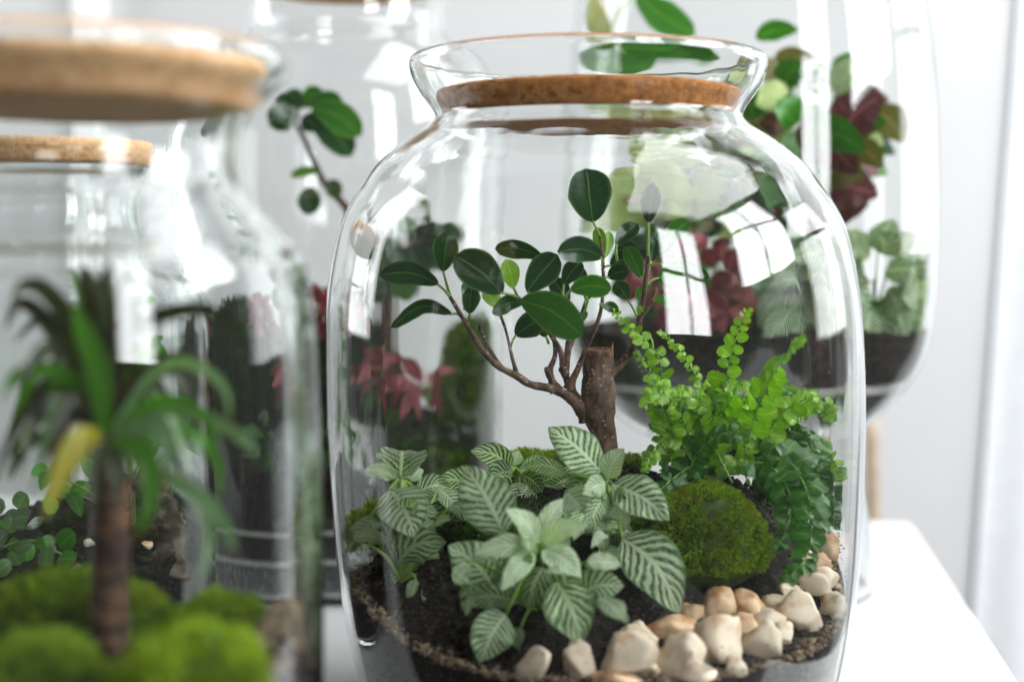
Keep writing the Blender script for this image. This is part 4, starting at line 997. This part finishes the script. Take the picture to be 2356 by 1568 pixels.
# ------------------------------------------------------------------ second jar: light green plant, creeper, driftwood
QY = 0.79; CL[0] = (SX, SY, S_IN, 0, 0)
lp = empty('leafy_plant', P(320, 1180, QY), 'light green plant with lobed leaflets in the jar behind the nearest one', 'plant')
stem(lp, [P(320, 1230, QY), P(310, 1050, QY), P(290, 850, QY), P(300, 700, QY)], 0.0016, 0.001, STEMG)
rows = []
random.seed(5)
for cx, cyy, n_, sp_ in ((300, 690, 5, 60), (290, 740, 4, 55), (330, 860, 5, 70), (400, 980, 6, 75), (370, 1010, 5, 60), (300, 960, 5, 60), (190, 1040, 5, 70), (160, 1130, 5, 60), (110, 1080, 4, 60), (440, 1000, 4, 55), (230, 880, 4, 60), (350, 800, 4, 55)):
    Q = P(cx, cyy, QY + random.uniform(-0.03, 0.03)); 
    stem(lp, [P(305, min(cyy + 120, 1180), QY), Q], 0.0009, 0.0006, STEMG, 'petiole', 6, 6)
    for k in range(n_):
        a = random.uniform(-PI, PI); ln = random.uniform(0.7, 1.25) * sp_
        T = P(cx + math.cos(a) * ln, cyy + math.sin(a) * ln * 0.8 + 10, Q.y + random.uniform(-0.02, 0.01))
        leaf(lp, bow(Q, T, 0.1), sp_ * 0.62 * S(QY), LIME, random.uniform(-30, 30), 0.15, prof_fitt, 10, 4, 0.10)
cr = empty('creeper', P(70, 1290, QY - 0.05), 'low creeper with tiny round leaves at the left picture edge', 'plant')
stem(cr, [P(-20, 1260, 0.735), P(60, 1240, 0.73), P(140, 1270, 0.725)], 0.0008, 0.0006, STEMG)
for k in range(26):
    c = P(random.uniform(-40, 145), random.uniform(1160, 1300), random.uniform(0.71, 0.76))
    a = random.uniform(0, 2 * PI); r = random.uniform(34, 56) * S(0.73)
    leaf(cr, bow(c, c + Vector((math.cos(a) * r, -0.004, math.sin(a) * r)), 0.06), r * 0.9, DRAC_P if k % 3 else LIME, random.uniform(-30, 30), 0.1, prof_round, 8, 4)
_w = [P(395, 1330, 0.76), P(400, 1230, 0.77), P(375, 1140, 0.78), P(330, 1100, 0.79)]
v, f = tube_geo(cat_rom(_w, 26), [0.013 * (1 - 0.5 * i / 26) for i in range(27)], 14, 0.5, 4)
tag(mesh('driftwood', v, f, BARKD, loc=_w[0]), 'rough piece of driftwood on the soil behind the cane stem', 'driftwood')
for (px, py, s_, lab) in ((205, 1245, 13, 'small cream pebble just left of the cane stem'), (345, 1250, 11, 'small reddish pebble just right of the cane stem'), (178, 1300, 9, 'tiny pinkish pebble in soil left of the cane stem')):
    pebble(P(px, py, 0.715), (s_ * 1.2 * S(0.72), s_ * S(0.72), s_ * S(0.72)), px, STONE if px == 205 else STONE_WARM, lab, None, Euler((0, 0, 0)))

# ------------------------------------------------------------------ back bottle: leaning ficus and pink plants
GY = 1.08; CL[0] = (BX, BY, B_IN, 0, 0)
bt = empty('ficus_tree', P(852, 1150, GY), 'blurred ficus with leaning leafy sprig in the back bottle', 'tree')
bp = [P(852, 1180, GY), P(850, 900, GY), P(855, 700, GY), P(850, 600, GY), P(830, 530, GY), P(790, 470, GY), P(752, 430, GY), P(722, 370, GY), P(700, 320, GY), P(680, 285, GY)]
pth = cat_rom(bp, 50); rad = np.interp(np.linspace(0, 1, 51), [0, .3, .42, .55, 1], [30, 28, 20, 9, 4.5]) * S(GY)
v, f = tube_geo(pth, list(rad), 12, 0.15, 5); mesh('trunk', v, f, BARK, bt, bp[0])
bl = [((690, 262), (620, 290), 66, -10, FICUS), ((690, 255), (655, 215), 54, 0, FICUS), ((700, 250), (742, 206), 46, 10, FICUS_MID), ((706, 262), (810, 360), 78, 0, FICUS), ((715, 245), (832, 312), 70, 20, FICUS_MID),
      ((716, 250), (790, 235), 52, 30, FICUS_MID), ((694, 270), (735, 300), 60, 0, FICUS), ((680, 250), (632, 235), 50, -20, FICUS), ((716, 428), (710, 495), 54, 0, FICUS), ((748, 420), (782, 452), 42, 20, FICUS), ((735, 395), (668, 405), 30, -50, FICUS_MID),
      ((845, 560), (800, 620), 70, 0, FICUS), ((880, 520), (950, 560), 80, 10, FICUS), ((870, 530), (890, 600), 76, -10, FICUS), ((930, 510), (1000, 540), 66, 20, FICUS), ((960, 530), (1050, 540), 72, 20, FICUS),
      ((880, 510), (930, 495), 56, 10, FICUS_MID), ((900, 560), (960, 640), 80, 0, FICUS), ((940, 560), (1020, 610), 76, 10, FICUS), ((830, 560), (850, 640), 70, 0, FICUS), ((958, 490), (965, 460), 26, 0, FICUS_MID), ((962, 450), (915, 425), 26, -20, FICUS_MID),
      ((850, 640), (800, 690), 66, 0, FICUS), ((880, 600), (920, 690), 74, 10, FICUS_MID)]
bb = [P(852, 620, GY), P(890, 560, GY - 0.03), P(940, 545, GY - 0.03), P(965, 480, GY - 0.03), P(950, 430, GY - 0.03)]
stem(bt, bb, 8 * S(GY), 3 * S(GY), BARK, 'branch', 8, 20, 0.1)
for b, t, w, roll, m_ in bl:
    d = random.uniform(-0.03, 0.0)
    leaf(bt, bow(P(*b, GY + d), P(*t, GY + d - 0.01), 0.1), w * S(GY), m_, roll, 0.2, prof_ficus, 12, 6, 0.04)
def scatter_rosette(label, cx, cyy, Y, n_, spread, w, mat, group=None, seed=1, flat=0.7, name='nerve_plant', prof=prof_fitt, star=False):
    rnd = random.Random(seed); base = P(cx, cyy + spread * 0.9, Y)
    e = empty(name, base, label, 'plant', group)
    stem(e, [base, P(cx, cyy, Y)], 0.0016, 0.001, STEMG)
    for k in range(n_):
        a = 2 * PI * (k + rnd.uniform(-0.3, 0.3)) / n_ * 1.62; q = math.sqrt(rnd.uniform(0.02, 1.0)) * (0.3 if star else 1.0); ln = w * rnd.uniform(0.95, 1.5) * (1.75 if star else 1.0)
        bx, by = cx + math.cos(a) * spread * q * 0.8, cyy + math.sin(a) * spread * q * flat
        a2 = a + rnd.uniform(-0.8, 0.8); d = rnd.uniform(-0.03, 0.02) - 0.02 * (1 - q)
        b = P(bx, by, Y + d); t = P(bx + math.cos(a2) * ln, by + math.sin(a2) * ln * 0.8 + ln * 0.25, Y + d + rnd.uniform(-0.025, 0.005))
        if k % 2 == 0: stem(e, [base, (base + b) / 2, b], 0.0009, 0.0006, STEMG, 'petiole', 5, 5)
        leaf(e, bow(b, t, 0.12), w * S(Y) * rnd.uniform(0.75, 1.1), mat if not isinstance(mat, tuple) else mat[k % len(mat)], rnd.uniform(-35, 35), 0.12, prof, 14, 8, 0.08, quilt=0.008)
    return e
GB = 'pink and red veined plants in the back bottle'
scatter_rosette('pink veined plant low in the back bottle, seen through the round jar', 965, 880, 1.01, 12, 60, 40, (FITT_PINK, FITT_RED), GB, 3, 0.9, star=True)
scatter_rosette('pink veined plant left of the other pink one in the back bottle', 840, 850, 1.03, 12, 60, 38, (FITT_PINK, FITT_RED, FITT_RED), GB, 4, 0.9, star=True)
scatter_rosette('dark red veined plant between nearest jar and round jar', 725, 700, 1.05, 12, 45, 36, FITT_RED, GB, 5, 0.9, star=True)
scatter_rosette('green undergrowth plant low in the back bottle', 800, 1040, 1.02, 22, 150, 66, (MIDG, FICUS), None, 6, name='leafy_plant')

# ------------------------------------------------------------------ footed vase: mixed leaves
UY = 1.05; CL[0] = (VX, VY, V_IN, 0, 0)
v1 = empty('arrowhead_plant', P(1560, 760, UY), 'cream and green broad leaved plant in the footed vase behind the tree', 'plant')
stem(v1, [P(1580, 770, UY), P(1560, 620, UY), P(1530, 500, UY)], 0.002, 0.0014, STEMG)
for b, t, w, roll, m_, d in [((1500, 470), (1290, 520), 130, -30, CREAM, -0.02), ((1500, 440), (1600, 470), 150, 10, CREAM, -0.03), ((1470, 380), (1590, 420), 150, 0, CREAM, -0.01), ((1520, 440), (1400, 400), 120, 0, CREAM, 0),
                            ((1560, 400), (1710, 450), 130, 0, CREAM, 0), ((1540, 360), (1450, 330), 110, 0, CREAM, 0.02), ((1600, 470), (1720, 540), 120, 10, CREAM, 0), ((1560, 500), (1480, 600), 110, 0, CREAM, 0.01),
                            ((1560, 560), (1640, 620), 90, 0, MIDG, 0), ((1540, 330), (1640, 350), 90, 20, CREAM, 0.02)]:
    leaf(v1, bow(P(*b, UY + d), P(*t, UY + d - 0.02), 0.12), w * S(UY), m_, roll, 0.15, prof_heart, 16, 8, 0.12)
    stem(v1, [P(1560, 620, UY), P(*b, UY + d)], 0.0012, 0.001, STEMG, 'petiole', 6, 6)
v2 = empty('tall_leaf_plant', P(1500, 760, UY + 0.03), 'tall stemmed plant whose green leaves rise above the round jar', 'plant')
for pts_, w, roll, m_ in [([(1462, -20), (1500, 20), (1540, 48), (1600, 82)], 78, 10, MIDG), ([(1300, 155), (1400, 125), (1500, 118), (1600, 128), (1680, 150)], 70, 40, MIDG), ([(1362, -20), (1370, 40), (1392, 100)], 60, 20, CREAM),
                         ([(1330, 150), (1420, 165), (1520, 150)], 56, 30, MIDG), ([(1530, 150), (1600, 120), (1660, 135)], 50, 30, MIDG)]:
    leaf(v2, [P(x, y, UY + 0.02) for x, y in pts_], w * S(UY), m_, roll, 0.15, prof_ficus, 14, 6, 0.08)
stem(v2, [P(1500, 770, UY + 0.03), P(1490, 500, UY + 0.03), P(1470, 250, UY + 0.03), P(1440, 140, UY + 0.02), P(1400, 80, UY + 0.02), P(1462, -22, UY + 0.02)], 0.0016, 0.001, STEMG)
v3 = empty('wine_leaved_plant', P(1880, 760, UY), 'plant with striped wine red leaves at the right of the footed vase', 'plant')
stem(v3, [P(1880, 770, UY), P(1900, 600, UY), P(1880, 450, UY), P(1900, 300, UY)], 0.002, 0.0014, STEMG)
for b, t, w, roll, m_, d in [((1930, 320), (2030, 220), 110, 20, WINE, -0.03), ((2010, 250), (2080, 330), 80, 0, OLIVE, -0.01), ((1830, 300), (1970, 400), 110, 30, WINE, -0.04), ((1880, 400), (1990, 410), 90, 10, OLIVE, -0.03),
                            ((1890, 440), (2020, 450), 100, 10, WINE, -0.03), ((1900, 500), (2000, 470), 80, 0, WINE, -0.02), ((1850, 300), (1990, 350), 80, 30, MIDG, -0.05), ((1830, 290), (1780, 250), 90, 0, MIDG, -0.03), ((1860, 300), (1910, 260), 80, 0, MIDG, -0.02),
                            ((1780, 170), (1870, 130), 70, 0, OLIVE, 0), ((1800, 200), (1850, 150), 70, 10, MIDG, -0.01), ((1820, 240), (1740, 240), 90, 0, CREAM, -0.02), ((1930, 220), (1985, 130), 70, 10, FITT_PALE, -0.02), ((1950, 180), (1930, 130), 60, 0, MIDG, 0),
                            ((1740, 90), (1840, 70), 50, 40, MIDG, 0.0), ((1870, 330), (1810, 380), 90, 0, MIDG, -0.02), ((1800, 330), (1740, 280), 90, 0, CREAM, 0.0), ((1880, 560), (1830, 470), 90, 0, MIDG, -0.01), ((1960, 420), (2040, 340), 70, 10, MIDG, 0)]:
    leaf(v3, bow(P(*b, UY + d), P(*t, UY + d - 0.015), 0.12), w * S(UY), m_, roll, 0.15, prof_fitt, 14, 8, 0.10)
GV = 'veined plants in the footed vase'
scatter_rosette('red veined plant in the footed vase, seen through the round jar', 1600, 655, 0.99, 60, 140, 54, (FITT_RED, FITT_RED, FITT_PINK), GV, 7, 0.62)
scatter_rosette('white veined plant at the right glass of the footed vase', 2010, 640, 1.00, 30, 90, 84, (FITT, FITT_PALE, FITT), GV, 8, 0.9)
scatter_rosette('white veined plant left of the other one in the footed vase', 1880, 650, 0.99, 18, 84, 80, FITT, GV, 9, 0.8)
scatter_rosette('dark green bushy plant in the middle of the footed vase', 1690, 560, 1.05, 90, 230, 78, (FICUS, OLIVE, MIDG, FICUS), None, 10, 0.85, 'leafy_plant')
scatter_rosette('leafy green plant high in the footed vase right of the round jar rim', 1860, 300, 1.06, 46, 150, 74, (MIDG, OLIVE, WINE, MIDG, CREAM, FICUS), None, 12, 1.0, 'leafy_plant')
